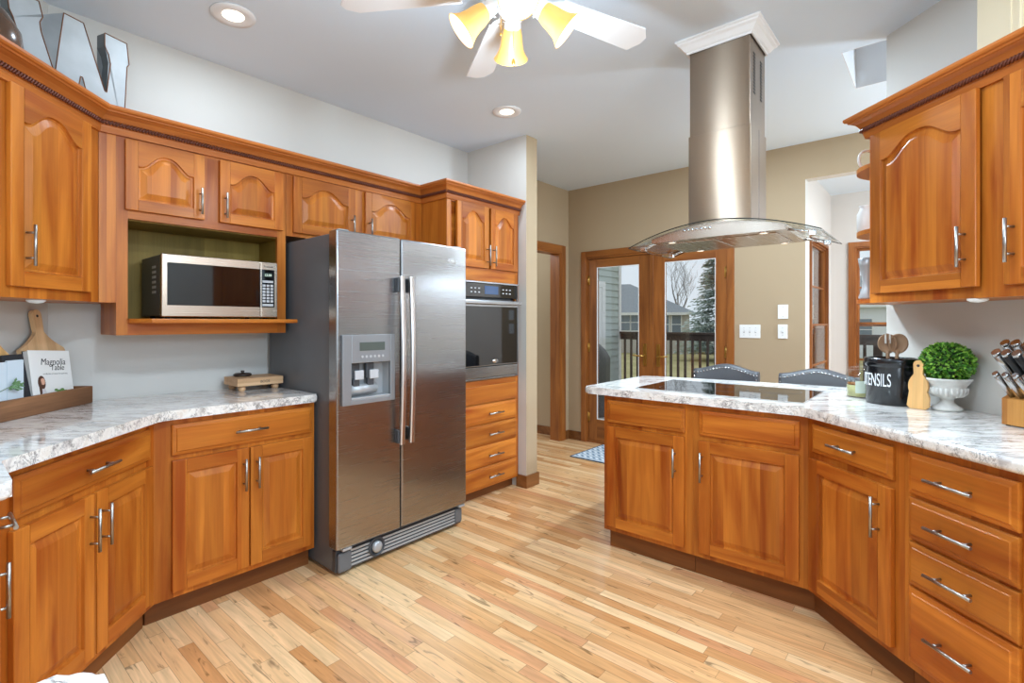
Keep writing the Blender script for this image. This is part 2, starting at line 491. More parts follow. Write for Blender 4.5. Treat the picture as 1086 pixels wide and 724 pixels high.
# ---- cabinet parts (local frame: x along the face, y into the cabinet, z up; the face frame is y=0)
T = 0.019
def bar_pull(parent, cx, cz, length, vertical, y=-T):
    bm = BM()
    h = length / 2; off = 0.032; p = length * 0.31
    if vertical:
        tube(bm, [(cx, y - off, cz - h), (cx, y - off, cz + h)], 0.0055, 12)
        for s in (-p, p): tube(bm, [(cx, y, cz + s), (cx, y - off, cz + s)], 0.0042, 8)
    else:
        tube(bm, [(cx - h, y - off, cz), (cx + h, y - off, cz)], 0.0055, 12)
        for s in (-p, p): tube(bm, [(cx + s, y, cz), (cx + s, y - off, cz)], 0.0042, 8)
    return link('handle', bm, NICKEL, parent)
def loop_pts(w, h, i, rise, s=0.0, K=18):
    """closed loop: bottom-left, bottom-right, then the top edge right to left"""
    x0, x1, z0, zt = i, w - i, i, h - i
    pts = [(x0, z0), (x1, z0)]
    for k in range(K + 1):
        u = 1 - 2 * k / K
        x = (x0 + x1) / 2 + u * (x1 - x0) / 2
        b = 0.5 * (1 + cos(pi * min(1, abs(u) / 0.9) ** 1.3)) if rise else 1
        pts.append((x, zt - rise * (1 - b)))
    return pts
def raised_door(parent, x0, x1, z0, z1, arch=0.0, handle=None, rail=0.056, hl=0.148, y=0.0, name='door', ajar=0.0):
    w, h = x1 - x0, z1 - z0
    bm = BM()
    box(bm, 0, rail, -T, 0, 0, h, 0, .0025, 2)
    box(bm, w - rail, w, -T, 0, 0, h, 0, .0025, 2)
    box(bm, rail, w - rail, -T, 0, 0, rail, 1, .0015, 2)
    top = loop_pts(w, h, rail, arch)[2:]
    extrude_y(bm, [(w - rail, h), (rail, h)] + top[::-1], -T, 0, 1)
    spec = [(rail, -T + .0005, arch), (rail + 0.003, -T + 0.009, arch), (rail + 0.010, -T + 0.010, arch), (rail + 0.034, -T + 0.0015, arch), (rail + 0.036, -T + 0.001, arch)]
    loops = [[bm.verts.new((x, yy, z)) for x, z in loop_pts(w, h, ins, rise)] for ins, yy, rise in spec]
    n = len(loops[0])
    for a, b in zip(loops, loops[1:]):
        for i in range(n):
            j = (i + 1) % n
            f = bm.faces.new((a[i], a[j], b[j], b[i])); f.material_index = 0
    bm.faces.new(loops[-1])
    d = link(name, bm, [WV, WH], parent, (x0, y, z0), (0, 0, ajar))
    if handle:
        hx, hz = handle
        bar_pull(d, hx - x0, hz - z0, hl, True)
    return d
def drawer_front(parent, x0, x1, z0, z1, handle=True, hl=0.153, y=0.0, name='drawer'):
    w, h = x1 - x0, z1 - z0
    bm = BM()
    spec = [(0, 0), (0, -T + 0.009), (0.003, -T + 0.007), (0.016, -T + 0.004), (0.019, -T)]
    loops = [[bm.verts.new((x, yy, z)) for x, z in ((i, i), (w - i, i), (w - i, h - i), (i, h - i))] for i, yy in spec]
    for a, b in zip(loops, loops[1:]):
        for i in range(4):
            f = bm.faces.new((a[i], a[(i + 1) % 4], b[(i + 1) % 4], b[i]))
    bm.faces.new(loops[-1]); bm.faces.new(loops[0][::-1])
    d = link(name, bm, [WH], parent, (x0, y, z0))
    if handle: bar_pull(d, w / 2, h / 2, hl, False)
    return d
def carcass(root, world_poly, z0, z1, mat=WV, name='carcass'):
    bm = BM(); prism(bm, local(root, world_poly), z0, z1)
    return link(name, bm, mat, root)
def offs(p, d, k): return (p[0] + d[0] * k, p[1] + d[1] * k)
Q = math.sqrt(0.5)

# ------------------------------------------------------------------ room constants
ZC = 2.75
YW = 3.04                    # wall behind the refrigerator
XB = 4.87                    # far wall with the glazed doors
DL = -2.645                  # left diagonal wall: x - y = DL
DR = 3.11                    # right diagonal wall: x - y = DR
LX = -0.5                    # left wall
ZS = 2.55                    # sunroom ceiling
WE = (3.335, 0.225)          # free end of the right diagonal wall
# ------------------------------------------------------------------ room shell
bm = BM(); box(bm, -1.2, XB + 0.11, -3.2, 4.2, -0.05, 0); box(bm, XB + 0.11, 6.25, -1.6, 0.95, -0.05, 0)
struct('floor', bm, FLOOR)
bm = BM()
WX0, WX1, WY0, WY1 = 3.37, 3.95, -0.5, 0.42
box(bm, -1.2, WX0, -3.2, 4.2, ZC, ZC + .1); box(bm, WX1, XB + .11, -3.2, 4.2, ZC, ZC + .1)
box(bm, WX0, WX1, WY1, 4.2, ZC, ZC + .1); box(bm, WX0, WX1, -3.2, WY0, ZC, ZC + .1)
box(bm, XB + .11, 6.25, -1.6, .95, ZS, ZS + .1)
struct('ceiling', bm, CEIL)
bm = BM()
box(bm, WX0, WX0 + .004, WY0, WY1, ZC + .0, ZC + .8); box(bm, WX1 - .004, WX1, WY0, WY1, ZC + .0, ZC + .8)
box(bm, WX0, WX1, WY1 - .004, WY1, ZC + .0, ZC + .8); box(bm, WX0, WX1, WY0, WY0 + .004, ZC + .0, ZC + .8)
box(bm, WX0, WX1, WY0, WY1, ZC + .8, ZC + .83)
struct('ceiling_recess', bm, plain('recess_shade_tone', (222, 224, 228), .8))  # recess colour carries its greyer shade; not a separate paint
bm = BM(); box(bm, YW + DL, 3.32, YW, YW + .1, 0, ZC); struct('wall_kitchen', bm, PAINT)
bm = BM()
prism(bm, [(YW + DL, YW), (LX, LX - DL), (LX - .07, LX - DL + .07), (YW + DL - .0, YW + .1)], 0, ZC)
struct('wall_left_diagonal', bm, PAINT)
bm = BM(); box(bm, LX - .1, LX, 0.1, LX - DL, 0, ZC); struct('wall_left', bm, PAINT)
bm = BM(); e2 = (1.85, 1.85 - DR)
prism(bm, [WE, e2, (e2[0] + .08, e2[1] - .08), (WE[0] + .08, WE[1] - .08)], 0, ZC); struct('wall_right_diagonal', bm, PAINT)
bm = BM(); box(bm, 3.185, 3.325, 2.41, YW, 0, ZC)
bm.faces.ensure_lookup_table(); bm.faces[5].material_index = 1
struct('wall_end', bm, [BEIGE, PAINT])
bm = BM()
box(bm, 3.32, 3.72, 3.10, 3.2, 0, ZC); box(bm, 3.72, 4.69, 3.10, 3.2, 2.06, ZC); box(bm, 4.69, XB, 3.10, 3.2, 0, ZC)
struct('wall_hall', bm, BEIGE)
bm = BM()
box(bm, XB, XB + .11, 2.90, 4.2, 0, ZC); box(bm, XB, XB + .11, 1.41, 2.90, 2.015, ZC)
k = len(bm.faces); box(bm, XB, XB + .11, .847, 1.41, 0, ZC); bm.faces.ensure_lookup_table(); bm.faces[k + 2].material_index = 1
k = len(bm.faces); box(bm, XB, XB + .11, -3.2, .847, 2.455, ZC); bm.faces.ensure_lookup_table(); bm.faces[k].material_index = 1
struct('wall_far', bm, [BEIGE, PAINT])
# sunroom
SX0, SX1, SZ0, SZ1 = 5.07, 5.86, 0.55, 1.99
bm = BM()
box(bm, XB + .11, SX0, .847, .947, 0, ZS); box(bm, SX1, 6.13, .847, .947, 0, ZS)
box(bm, SX0, SX1, .847, .947, 0, SZ0); box(bm, SX0, SX1, .847, .947, SZ1, ZS)
struct('wall_sunroom_left', bm, SUNP)
FY0, FY1, FZ0, FZ1 = -0.10, 0.66, 0.55, 2.02
bm = BM()
box(bm, 6.13, 6.23, FY1, .947, 0, ZS); box(bm, 6.13, 6.23, -1.6, FY0, 0, ZS)
box(bm, 6.13, 6.23, FY0, FY1, 0, FZ0); box(bm, 6.13, 6.23, FY0, FY1, FZ1, ZS)
struct('wall_sunroom_far', bm, SUNP)
bm = BM(); box(bm, XB + .11, 6.13, -1.7, -1.6, 0, ZS); struct('wall_sunroom_right', bm, SUNP)

def window(name, loc, rz, w, z0, z1, depth=.1, mull=(1, 2), c=.045, s=.022, rec=.035):
    """local: x across, y outward through the wall, opening 0..w, z0..z1"""
    root = bpy.data.objects.new(name, None); COL.objects.link(root); root.location = loc; root.rotation_euler = (0, 0, rz); root['kind'] = 'structure'
    bm = BM()
    box(bm, -c, 0, -.016, 0, z0 - c, z1 + c); box(bm, w, w + c, -.016, 0, z0 - c, z1 + c)
    box(bm, 0, w, -.016, 0, z1, z1 + c); box(bm, 0, w, -.016, 0, z0 - c, z0)
    t = .014
    box(bm, 0, t, 0, depth, z0, z1); box(bm, w - t, w, 0, depth, z0, z1); box(bm, t, w - t, 0, depth, z1 - t, z1); box(bm, t, w - t, 0, depth, z0, z0 + t)
    link('casing', bm, OAK, root)
    zm = z0 + (z1 - z0) * .49
    for a, b, yy in ((z0 + t, zm + .02, rec), (zm - .02, z1 - t, rec + .025)):
        bm = BM()
        box(bm, t, t + s, yy, yy + .025, a, b); box(bm, w - t - s, w - t, yy, yy + .025, a, b)
        box(bm, t + s, w - t - s, yy, yy + .025, a, a + s); box(bm, t + s, w - t - s, yy, yy + .025, b - s, b)
        nx, nz = mull
        for i in range(1, nx + 1):
            x = t + s + (w - 2 * t - 2 * s) * i / (nx + 1); box(bm, x - .008, x + .008, yy + .004, yy + .02, a + s, b - s)
        for i in range(1, nz + 1):
            z = a + s + (b - a - 2 * s) * i / (nz + 1); box(bm, t + s, w - t - s, yy + .005, yy + .019, z - .008, z + .008)
        sash = link('sash', bm, OAK, root)
        bm = BM(); box(bm, t + s - .002, w - t - s + .002, yy + .010, yy + .014, a + s - .002, b - s + .002); link('pane', bm, GLASS, sash)
    return root
window('window_1', (SX0, .847, 0), 0, SX1 - SX0, SZ0, SZ1, mull=(0, 1), c=.03, s=.016, rec=-.012)
window('window_2', (6.13, FY1, 0), R(-90), FY1 - FY0, FZ0, FZ1, mull=(1, 1))

# baseboards
def baseboard(name, x0, x1, y0, y1): 
    bm = BM(); box(bm, x0, x1, y0, y1, 0, .10, 0, .003); return struct(name, bm, OAKH)
bm = BM()
box(bm, 3.172, 3.185, 2.397, 2.50, 0, .095); box(bm, 3.185, 3.325, 2.397, 2.41, 0, .095); box(bm, 3.325, 3.338, 2.397, 3.10, 0, .095)
struct('baseboard_end', bm, OAKD)
bm = BM(); box(bm, 4.80, XB, 3.087, 3.10, 0, .095); box(bm, XB - .013, XB, 2.935, 3.087, 0, .095); struct('baseboard_far', bm, OAKD)
bm = BM(); box(bm, XB - .013, XB, .847, 1.375, 0, .095); struct('baseboard_right', bm, OAKD)
bm = BM(); box(bm, XB - .013, XB, 3.2, 4.2, 0, .095); struct('baseboard_hall', bm, OAKD)
# hall opening casing
bm = BM()
for a, b in ((4.70, 4.787), (3.635, 3.71)): box(bm, a, b, 3.08, 3.10, 0, 2.125, 0, .003)
box(bm, 3.71, 4.70, 3.08, 3.10, 2.045, 2.125, 1, .003)
box(bm, 4.675, 4.70, 3.09, 3.21, 0, 2.045); box(bm, 3.71, 3.735, 3.09, 3.21, 0, 2.045); box(bm, 3.735, 4.675, 3.09, 3.21, 2.03, 2.05, 1)
struct('trim_1', bm, [OAK, OAKH])
# french door casing + jambs (facing -x)
bm = BM()
y0, y1, zt = 1.383, 2.93, 2.052
box(bm, XB - .018, XB, y1 - .06, y1, 0, zt, 0, .003); box(bm, XB - .018, XB, y0, y0 + .06, 0, zt, 0, .003)
box(bm, XB - .018, XB, y0 + .06, y1 - .06, zt - .065, zt, 1, .003)
box(bm, XB - .005, XB + .11, y1 - .072, y1 - .03, 0, zt - .04); box(bm, XB - .005, XB + .11, y0 + .03, y0 + .066, 0, zt - .04)
box(bm, XB - .005, XB + .11, y0 + .066, y1 - .072, zt - .085, zt - .04, 1)
box(bm, XB, XB + .11, y0 + .066, y1 - .072, 0, .02, 1)
struct('trim_2', bm, [OAK, OAKY])

def french_door(name, ya, yb, g0, g1, hy, swing, hinge_y):
    """leaf between ya>yb; glass g0>g1"""
    root = bpy.data.objects.new(name, None); COL.objects.link(root); root.location = (XB + .012, yb, 0.02); root['kind'] = 'structure'
    w = ya - yb; a, b = g1 - yb, g0 - yb; zt = 1.945; z0, z1 = .235, 1.853
    bm = BM()
    box(bm, 0, .042, 0, a, 0, zt, 0, .002); box(bm, 0, .042, b, w, 0, zt, 0, .002)
    box(bm, 0, .042, a, b, 0, z0, 1, .002); box(bm, 0, .042, a, b, z1, zt, 1, .002)
    fr = link('frame', bm, [OAK, OAKY], root)
    bm = BM(); s = .006
    box(bm, -.002, .01, a, a + s, z0, z1); box(bm, -.002, .01, b - s, b, z0, z1); box(bm, -.002, .01, a + s, b - s, z0, z0 + s); box(bm, -.002, .01, a + s, b - s, z1 - s, z1)
    link('glazing_bead', bm, WHITEP, root)
    bm = BM(); box(bm, .018, .023, a, b, z0, z1); link('glass', bm, GLASS, root)
    bm = BM(); h = hy - yb; z = .955
    box(bm, -.008, 0, h - .018, h + .018, z - .12, z + .10, 0, .003)
    tube(bm, [(-.008, h, z - .02), (-.045, h, z - .02), (-.05, h + swing * .03, z - .02), (-.05, h + swing * .11, z - .015)], [.009, .008, .008, .006], 10)
    tube(bm, [(-.014, h, z + .05), (0, h, z + .05)], .009, 10)
    link('handle', bm, BRASS, root)
    for z in (.25, 1.0, 1.72):
        bm = BM(); tube(bm, [(-.008, hinge_y - yb, z - .05), (-.008, hinge_y - yb, z + .05)], .007, 8)
        box(bm, -.003, 0, hinge_y - yb - .016, hinge_y - yb + .016, z - .045, z + .045); link('hinge', bm, BRASS, root)
    return root
french_door('door_1', 2.858, 2.146, 2.752, 2.28, 2.216, 1, 2.852)
french_door('door_2', 2.142, 1.449, 2.015, 1.546, 2.078, -1, 1.455)
bm = BM(); box(bm, -.012, 0, -.02, .02, 0, 1.93, 0, .004); struct('trim_3', bm, OAK, loc=(XB + .012, 2.144, .03))

# ------------------------------------------------------------------ kitchen cabinets, lower left
CX = 0.664; CY = 2.463       # where the diagonal run meets the refrigerator run (face lines)
RUNL = 1.405
root = thing('base_cabinet', 'cherry base cabinet beside the fridge, one wide drawer over two doors', 'cabinet', (CX, CY, 0), 0, 'lower kitchen cabinets')
carcass(root, [(CX, CY), (RUNL, CY), (RUNL, YW - .004), (YW + DL + .004, YW - .004)], .10, .872)
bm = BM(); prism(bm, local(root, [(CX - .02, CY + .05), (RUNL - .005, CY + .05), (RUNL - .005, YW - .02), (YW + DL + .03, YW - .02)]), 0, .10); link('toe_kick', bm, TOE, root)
o = .664
drawer_front(root, .730 - o, 1.388 - o, .715, .848)
raised_door(root, .730 - o, 1.056 - o, .128, .694, 0, (1.030 - o, .575))
raised_door(root, 1.064 - o, 1.388 - o, .128, .694, 0, (1.092 - o, .575))

DIAG0 = (0.160, 1.960)
root = thing('base_cabinet', 'cherry corner base cabinet under the wooden tray, drawer over two doors', 'cabinet', (DIAG0[0], DIAG0[1], 0), R(45), 'lower kitchen cabinets')
carcass(root, [(.11, 1.91), (CX, CY), (YW + DL - .002, YW - .012), (LX + .01, LX - DL - .01)], .10, .872)
bm = BM(); prism(bm, local(root, [(.08, 1.95), (CX - .03, CY + .04), (YW + DL - .03, YW - .08), (LX + .03, LX - DL - .04)]), 0, .10); link('toe_kick', bm, TOE, root)
u = lambda x: (x - .160) / Q
drawer_front(root, u(.172), u(.636), .722, .848)
raised_door(root, u(.166), u(.401), .128, .694, 0, (u(.381), .575))
raised_door(root, u(.406), u(.642), .128, .694, 0, (u(.424), .575))

LFX = .108
root = thing('base_cabinet', 'narrow base cabinet at the left photo edge with handles seen end-on', 'cabinet', (LFX, 1.60, 0), R(90), 'lower kitchen cabinets')
carcass(root, [(LFX, 1.62), (LFX, 1.905), (LX + .02, 2.10), (LX + .005, 1.62)], .10, .872)
bm = BM(); prism(bm, local(root, [(LFX - .06, 1.63), (LFX - .06, 1.94), (LX + .05, 2.07), (LX + .02, 1.63)]), 0, .10); link('toe_kick', bm, TOE, root)
drawer_front(root, .03, .275, .722, .848, True, .13)
raised_door(root, .03, .275, .128, .694, 0, (.245, .575))
root = thing('base_cabinet', 'base cabinet below the photographer under the nearest granite corner', 'cabinet', (LFX - .005, 0.10, 0), R(90), 'lower kitchen cabinets')
carcass(root, [(LFX - .005, .10), (LFX - .005, .655), (LX + .005, .655), (LX + .005, .10)], .10, .872)
bm = BM(); prism(bm, local(root, [(LFX - .06, .11), (LFX - .06, .65), (LX + .02, .65), (LX + .02, .11)]), 0, .10); link('toe_kick', bm, TOE, root)

def rounded(poly, radii, seg=6):
    out = []
    n = len(poly)
    for i in range(n):
        p, a, b = Vector(poly[i]), Vector(poly[i - 1]), Vector(poly[(i + 1) % n])
        r = radii.get(i, 0)
        if not r: out.append(tuple(p)); continue
        d1, d2 = (a - p).normalized(), (b - p).normalized()
        p1, p2 = p + d1 * r, p + d2 * r
        for k in range(seg + 1):
            t = k / seg
            q = p1.lerp(p, t).lerp(p.lerp(p2, t), t)
            out.append((q.x, q.y))
    return out
def worktop(label, poly, radii):
    bm = BM(); prism(bm, rounded(poly, radii), .874, .914, 0, .013, 4)
    return tag(link('countertop', bm, GRAN), label, 'countertop')
OV = .038
worktop('white granite countertop running left of the fridge around the diagonal corner',
        [(RUNL + .003, YW - .002), (RUNL + .003, CY - OV), (.680, CY - OV), (.148, 1.894), (.148, 1.61), (LX + .003, 1.61), (LX + .003, LX - DL - .003), (YW + DL, YW - .002)], {1: .02, 2: .03, 3: .02, 4: .035})
worktop('small rounded granite corner at the bottom edge of the photo', [(.133, .08), (.133, .700), (LX + .003, .700), (LX + .003, .08)], {1: .035})

# ------------------------------------------------------------------ upper left cabinets
UY = 2.745; UC = (.527, 2.745); UD = -2.218
UL0 = (0.0, 2.218)
root = thing('wall_cabinet', 'upper corner cabinet at far left with one tall arched door', 'cabinet', (UL0[0], UL0[1], 0), R(45), 'upper kitchen cabinets')
carcass(root, [UL0, UC, (YW + DL - .001, YW - .01), (UL0[0] - .296 * Q, UL0[1] + .296 * Q)], 1.378, 2.145)
u = lambda x: (x - UL0[0]) / Q
raised_door(root, u(.200), u(.480), 1.418, 2.132, .065, (u(.245), 1.603 - .035), y=0)
root = thing('wall_cabinet', 'upper cabinet with two arched doors above an open microwave niche', 'cabinet', (.527, UY, 0), 0, 'upper kitchen cabinets')
o = .527
dpt = YW - UY - .003
bm = BM(); prism(bm, local(root, [(.594, UY + .02), (1.389, UY + .02), (1.389, YW - .003), (.594, YW - .003)]), 1.765, 2.144)
link('carcass', bm, WV, root)
bm = BM(); box(bm, .593 - o, .610 - o, .02, dpt, 1.231, 1.7645); link('side_panel', bm, WV, root)
bm = BM(); box(bm, 1.372 - o, 1.3895 - o, .02, dpt, 1.231, 1.7645); link('side_panel', bm, WV, root)
bm = BM(); prism(bm, local(root, [(.529, UY), (.592, UY), (.592, YW - .003), (YW + DL + .003, YW - .003)]), 1.378, 2.145); link('filler', bm, WV, root)
for a, b, c, d in ((.5925, .637, 1.231, 2.145), (1.341, 1.3898, 1.231, 2.145), (.958, 1.031, 1.80, 2.115)):
    bm = BM(); box(bm, a - o, b - o, 0, .0198, c, d); link('face_frame_stile', bm, WV, root)
for a, b, c, d in ((.637, 1.341, 1.762, 1.80), (.637, 1.341, 2.115, 2.145)):
    bm = BM(); box(bm, a - o, b - o, 0, .0198, c, d); link('face_frame_rail', bm, WH, root)
bm = BM(); box(bm, .637 - o, .958 - o, .002, .0198, 1.80, 2.115); box(bm, 1.031 - o, 1.341 - o, .002, .0198, 1.80, 2.115); bm.free()
bm = BM(); box(bm, .637 - o, 1.341 - o, 0, .02, 1.231, 1.286); link('bottom_rail', bm, WH, root)
bm = BM(); box(bm, .610 - o, 1.372 - o, YW - UY - .012, YW - UY - .003, 1.29, 1.765); box(bm, .610 - o, .614 - o, .02, YW - UY - .012, 1.305, 1.765); box(bm, 1.368 - o, 1.372 - o, .02, YW - UY - .012, 1.305, 1.765); box(bm, .614 - o, 1.368 - o, .02, YW - UY - .012, 1.757, 1.7645)
link('niche_lining', bm, NICHE, root)
bm = BM(); prism(bm, [(.612 - o, .30 - .012), (1.370 - o, .30 - .012), (1.370 - o, .02), (1.341 - o, -.0), (1.395 - o, -.0), (1.395 - o, -.125), (.70 - o, -.125), (.637 - o, -.03), (.637 - o, 0), (.612 - o, .02)], 1.286, 1.306, 0, .004)
link('shelf', bm, WH, root)
raised_door(root, .624 - o, .958 - o, 1.80, 2.118, .065, (.936 - o, 1.885), hl=.128, rail=.05)
raised_door(root, 1.031 - o, 1.368 - o, 1.80, 2.118, .065, (1.055 - o, 1.885), hl=.128, rail=.05)
root = thing('wall_cabinet', 'upper cabinet with two arched doors directly above the fridge', 'cabinet', (1.39, UY, 0), 0, 'upper kitchen cabinets')
carcass(root, [(1.392, UY), (2.398, UY), (2.398, YW - .003), (1.392, YW - .003)], 1.778, 2.145)
o = 1.39
raised_door(root, 1.43 - o, 1.838 - o, 1.80, 2.122, .065, (1.812 - o, 1.885), hl=.128, rail=.05)
raised_door(root, 1.915 - o, 2.335 - o, 1.80, 2.122, .065, (1.943 - o, 1.885), hl=.128, rail=.05)

# tall oven cabinet
OY = 2.487
root = thing('oven_cabinet', 'tall cherry cabinet right of the fridge, two arched doors over oven and drawers', 'cabinet', (2.40, OY, 0), 0)
o = 2.40; dp = YW - OY - .003; r = 3.182 - o
bm = BM()
box(bm, 0, .018, .02, dp, .08, 2.145); box(bm, r - .018, r - .001, .02, dp, .08, 2.145)
box(bm, 0, .04, 0, .02, .08, 2.145); box(bm, r - .045, r - .001, 0, .02, .08, 2.145)
link('carcass', bm, WV, root)
bm = BM()
box(bm, .04, r - .045, 0, .02, 1.588, 1.69); box(bm, .04, r - .045, 0, .02, 2.12, 2.145); box(bm, .04, r - .045, 0, .02, .08, .868)
box(bm, .018, r - .018, .02, dp, 1.588, 2.145); box(bm, .018, r - .018, .02, dp, .08, .868)
link('face_frame', bm, WH, root)
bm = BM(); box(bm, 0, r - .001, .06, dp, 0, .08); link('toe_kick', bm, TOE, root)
m = (.05 + .755) / 2
raised_door(root, .085, .412, 1.682, 2.128, .065, (.392, 1.775), rail=.05)
raised_door(root, .436, .752, 1.682, 2.128, .065, (.458, 1.775), rail=.05)
fz = [(.705, .828), (.556, .692), (.404, .542), (.246, .390), (.088, .236)]
bm = BM(); box(bm, 0, .697, -T, 0, 0, .123, 0, .004); link('fixed_panel', bm, WH, root, (.045, 0, .705))
for a, b in fz[1:]:
    d = drawer_front(root, .045, .742, a, b, False)
    bar_pull(d, .466 - .045, (b - a) / 2, .16, False)

# ------------------------------------------------------------------ crown mouldings
PROF = [(0, 2.128), (.012, 2.128), (.014, 2.136), (.018, 2.150), (.018, 2.158), (.022, 2.160), (.022, 2.176), (.026, 2.178), (.030, 2.186), (.038, 2.198), (.052, 2.208), (.058, 2.210), (.060, 2.216), (.068, 2.219), (.072, 2.226), (.072, 2.236), (0, 2.236)]
def crown(label, path):
    """path in plan, cabinets lie to the left of the direction of travel"""
    n = len(path)
    P = [Vector(p) for p in path]
    rings = []
    def normal(a, b): d = (b - a).normalized(); return Vector((d.y, -d.x))
    acc = 0
    bm = BM(); uvl = bm.loops.layers.uv.new('UVMap')
    mit = []
    for i in range(n):
        if i == 0: mm = normal(P[0], P[1])
        elif i == n - 1: mm = normal(P[-2], P[-1])
        else:
            a, b = normal(P[i - 1], P[i]), normal(P[i], P[i + 1]); mm = (a + b) / (1 + a.dot(b))
        mit.append(mm)
    lens = [0]
    for i in range(1, n): lens.append(lens[-1] + (P[i] - P[i - 1]).length)
    for i in range(n): rings.append([bm.verts.new((P[i].x + mit[i].x * e, P[i].y + mit[i].y * e, z)) for e, z in PROF])
    pl = [0]
    for j in range(1, len(PROF)): pl.append(pl[-1] + hypot(PROF[j][0] - PROF[j - 1][0], PROF[j][1] - PROF[j - 1][1]))
    m = len(PROF)
    for i in range(n - 1):
        for j in range(m):
            k2 = (j + 1) % m
            f = bm.faces.new((rings[i][j], rings[i + 1][j], rings[i + 1][k2], rings[i][k2]))
            for lp, (a, b) in zip(f.loops, ((i, j), (i + 1, j), (i + 1, k2), (i, k2))):
                lp[uvl].uv = (lens[a] + i * 3.7, pl[b])
    bm.faces.new(rings[0]); bm.faces.new(rings[-1][::-1])
    o = tag(link('crown_moulding', bm, WUV), label, 'moulding')
    # twisted rope bead
    bm = BM()
    for i in range(n - 1):
        d = (P[i + 1] - P[i]); L = d.length; d.normalize(); nn = normal(P[i], P[i + 1])
        a0 = P[i] + mit[i] * .024; a1 = P[i + 1] + mit[i + 1] * .024
        d2 = (a1 - a0); L2 = d2.length; d2.normalize()
        k = int(L2 / .0125)
        for q in range(k):
            c = a0 + d2 * (L2 * (q + .5) / k)
            pts = []
            for t in range(5):
                s = (t / 4 - .5) * 2
                c2 = c + d2 * (s * .006) + nn * (.0055 * math.sqrt(max(0, 1 - s * s * .9)))
                pts.append((c2.x, c2.y, 2.168 + s * .0085))
            tube(bm, pts, .0042, 6)
    link('rope_bead', bm, ROPE, o)
    return o
crown('long cherry crown moulding with dark rope bead along the left upper cabinets', [UL0, UC, (2.40, UY), (2.40, OY), (3.184, OY)])
# ------------------------------------------------------------------ right side cabinets
PX = 2.67; PY0, PY1 = 1.457, .454
RBX = 3.30
PM = .955
root = thing('base_cabinet', 'left peninsula cabinet at its free end, false drawer front above one door', 'cabinet', (PX, PY0, 0), R(-90), 'lower kitchen cabinets')
carcass(root, [(PX, PY0), (PX, PM + .0005), (RBX, PM + .0005), (RBX, PY0)], .10, .872)
bm = BM(); prism(bm, local(root, [(PX + .03, PY0 - .022), (PX + .03, PM + .001), (RBX, PM + .001), (RBX, PY0 - .022)]), 0, .10); link('toe_kick', bm, TOE, root)
v = lambda y: PY0 - y
drawer_front(root, v(1.432), v(.994), .720, .846, False)
raised_door(root, v(1.434), v(.996), .128, .698, 0, (v(1.040), .563))
root = thing('base_cabinet', 'wide peninsula cabinet under the black cooktop, false front above one door', 'cabinet', (PX, PM, 0), R(-90), 'lower kitchen cabinets')
BIS = (RBX, .19 + 0.0)
carcass(root, [(PX, PM - .0005), (PX, PY1), (2.955, .162), (3.314, .215), (RBX, .30), (RBX, PM - .0005)], .10, .872)
bm = BM(); prism(bm, local(root, [(PX + .03, PM - .001), (PX + .03, .409), (2.95, .20), (RBX, .33), (RBX, PM - .001)]), 0, .10); link('toe_kick', bm, TOE, root)
v = lambda y: PM - y
drawer_front(root, v(.921), v(.485), .720, .846, False)
raised_door(root, v(.923), v(.486), .128, .693, 0, (v(.905), .566))

def diag_poly(a, b, inset=0, depth=None):
    """footprint on the right diagonal run between face points a and b (x values)"""
    d = (DR - .006 - 2.216) * Q if depth is None else depth
    p, q = (a, a - 2.216), (b, b - 2.216)
    p2, q2 = offs(p, (Q, -Q), inset), offs(q, (Q, -Q), inset)
    return [p2, q2, offs(q, (Q, -Q), d), offs(p, (Q, -Q), d)]
D1, D2, D3 = 2.668, 2.323, 2.035
root = thing('base_cabinet', 'angled base cabinet right of the cooktop, one drawer over one door', 'cabinet', (D1, D1 - 2.216, 0), R(-135), 'lower kitchen cabinets')
pp = diag_poly(D1, D2); pp[3] = (2.957, .160)
carcass(root, [pp[0], pp[1], pp[2], (D1 + .30, D1 - 2.216 - .2999 + .01)], .10, .872)
bm = BM(); prism(bm, local(root, diag_poly(D1 + .02, D2 + .0005, .035, .40)), 0, .10); link('toe_kick', bm, TOE, root)
u = lambda x: (D1 - x) / Q
drawer_front(root, u(2.641), u(2.349), .726, .846, True, .14)
raised_door(root, u(2.652), u(2.350), .128, .696, 0, (u(2.385), .578))
root = thing('base_cabinet', 'angled bank of four drawers with long bar pulls at right photo edge', 'cabinet', (D2, D2 - 2.216, 0), R(-135), 'lower kitchen cabinets')
carcass(root, diag_poly(D2 - .0006, D3), .10, .872)
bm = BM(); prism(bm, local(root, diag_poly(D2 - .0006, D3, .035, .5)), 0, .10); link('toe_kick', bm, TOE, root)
u = lambda x: (D2 - x) / Q
for a, b in ((.706, .846), (.552, .692), (.396, .540), (.130, .385)):
    drawer_front(root, u(2.304), u(2.060), a, b, True, .155)
bm = BM(); box(bm, RBX, RBX + .012, .40, PY0, .0, .872)
tag(link('back_panel', bm, WV), 'plain cherry panel closing the seating side of the peninsula', 'panel')

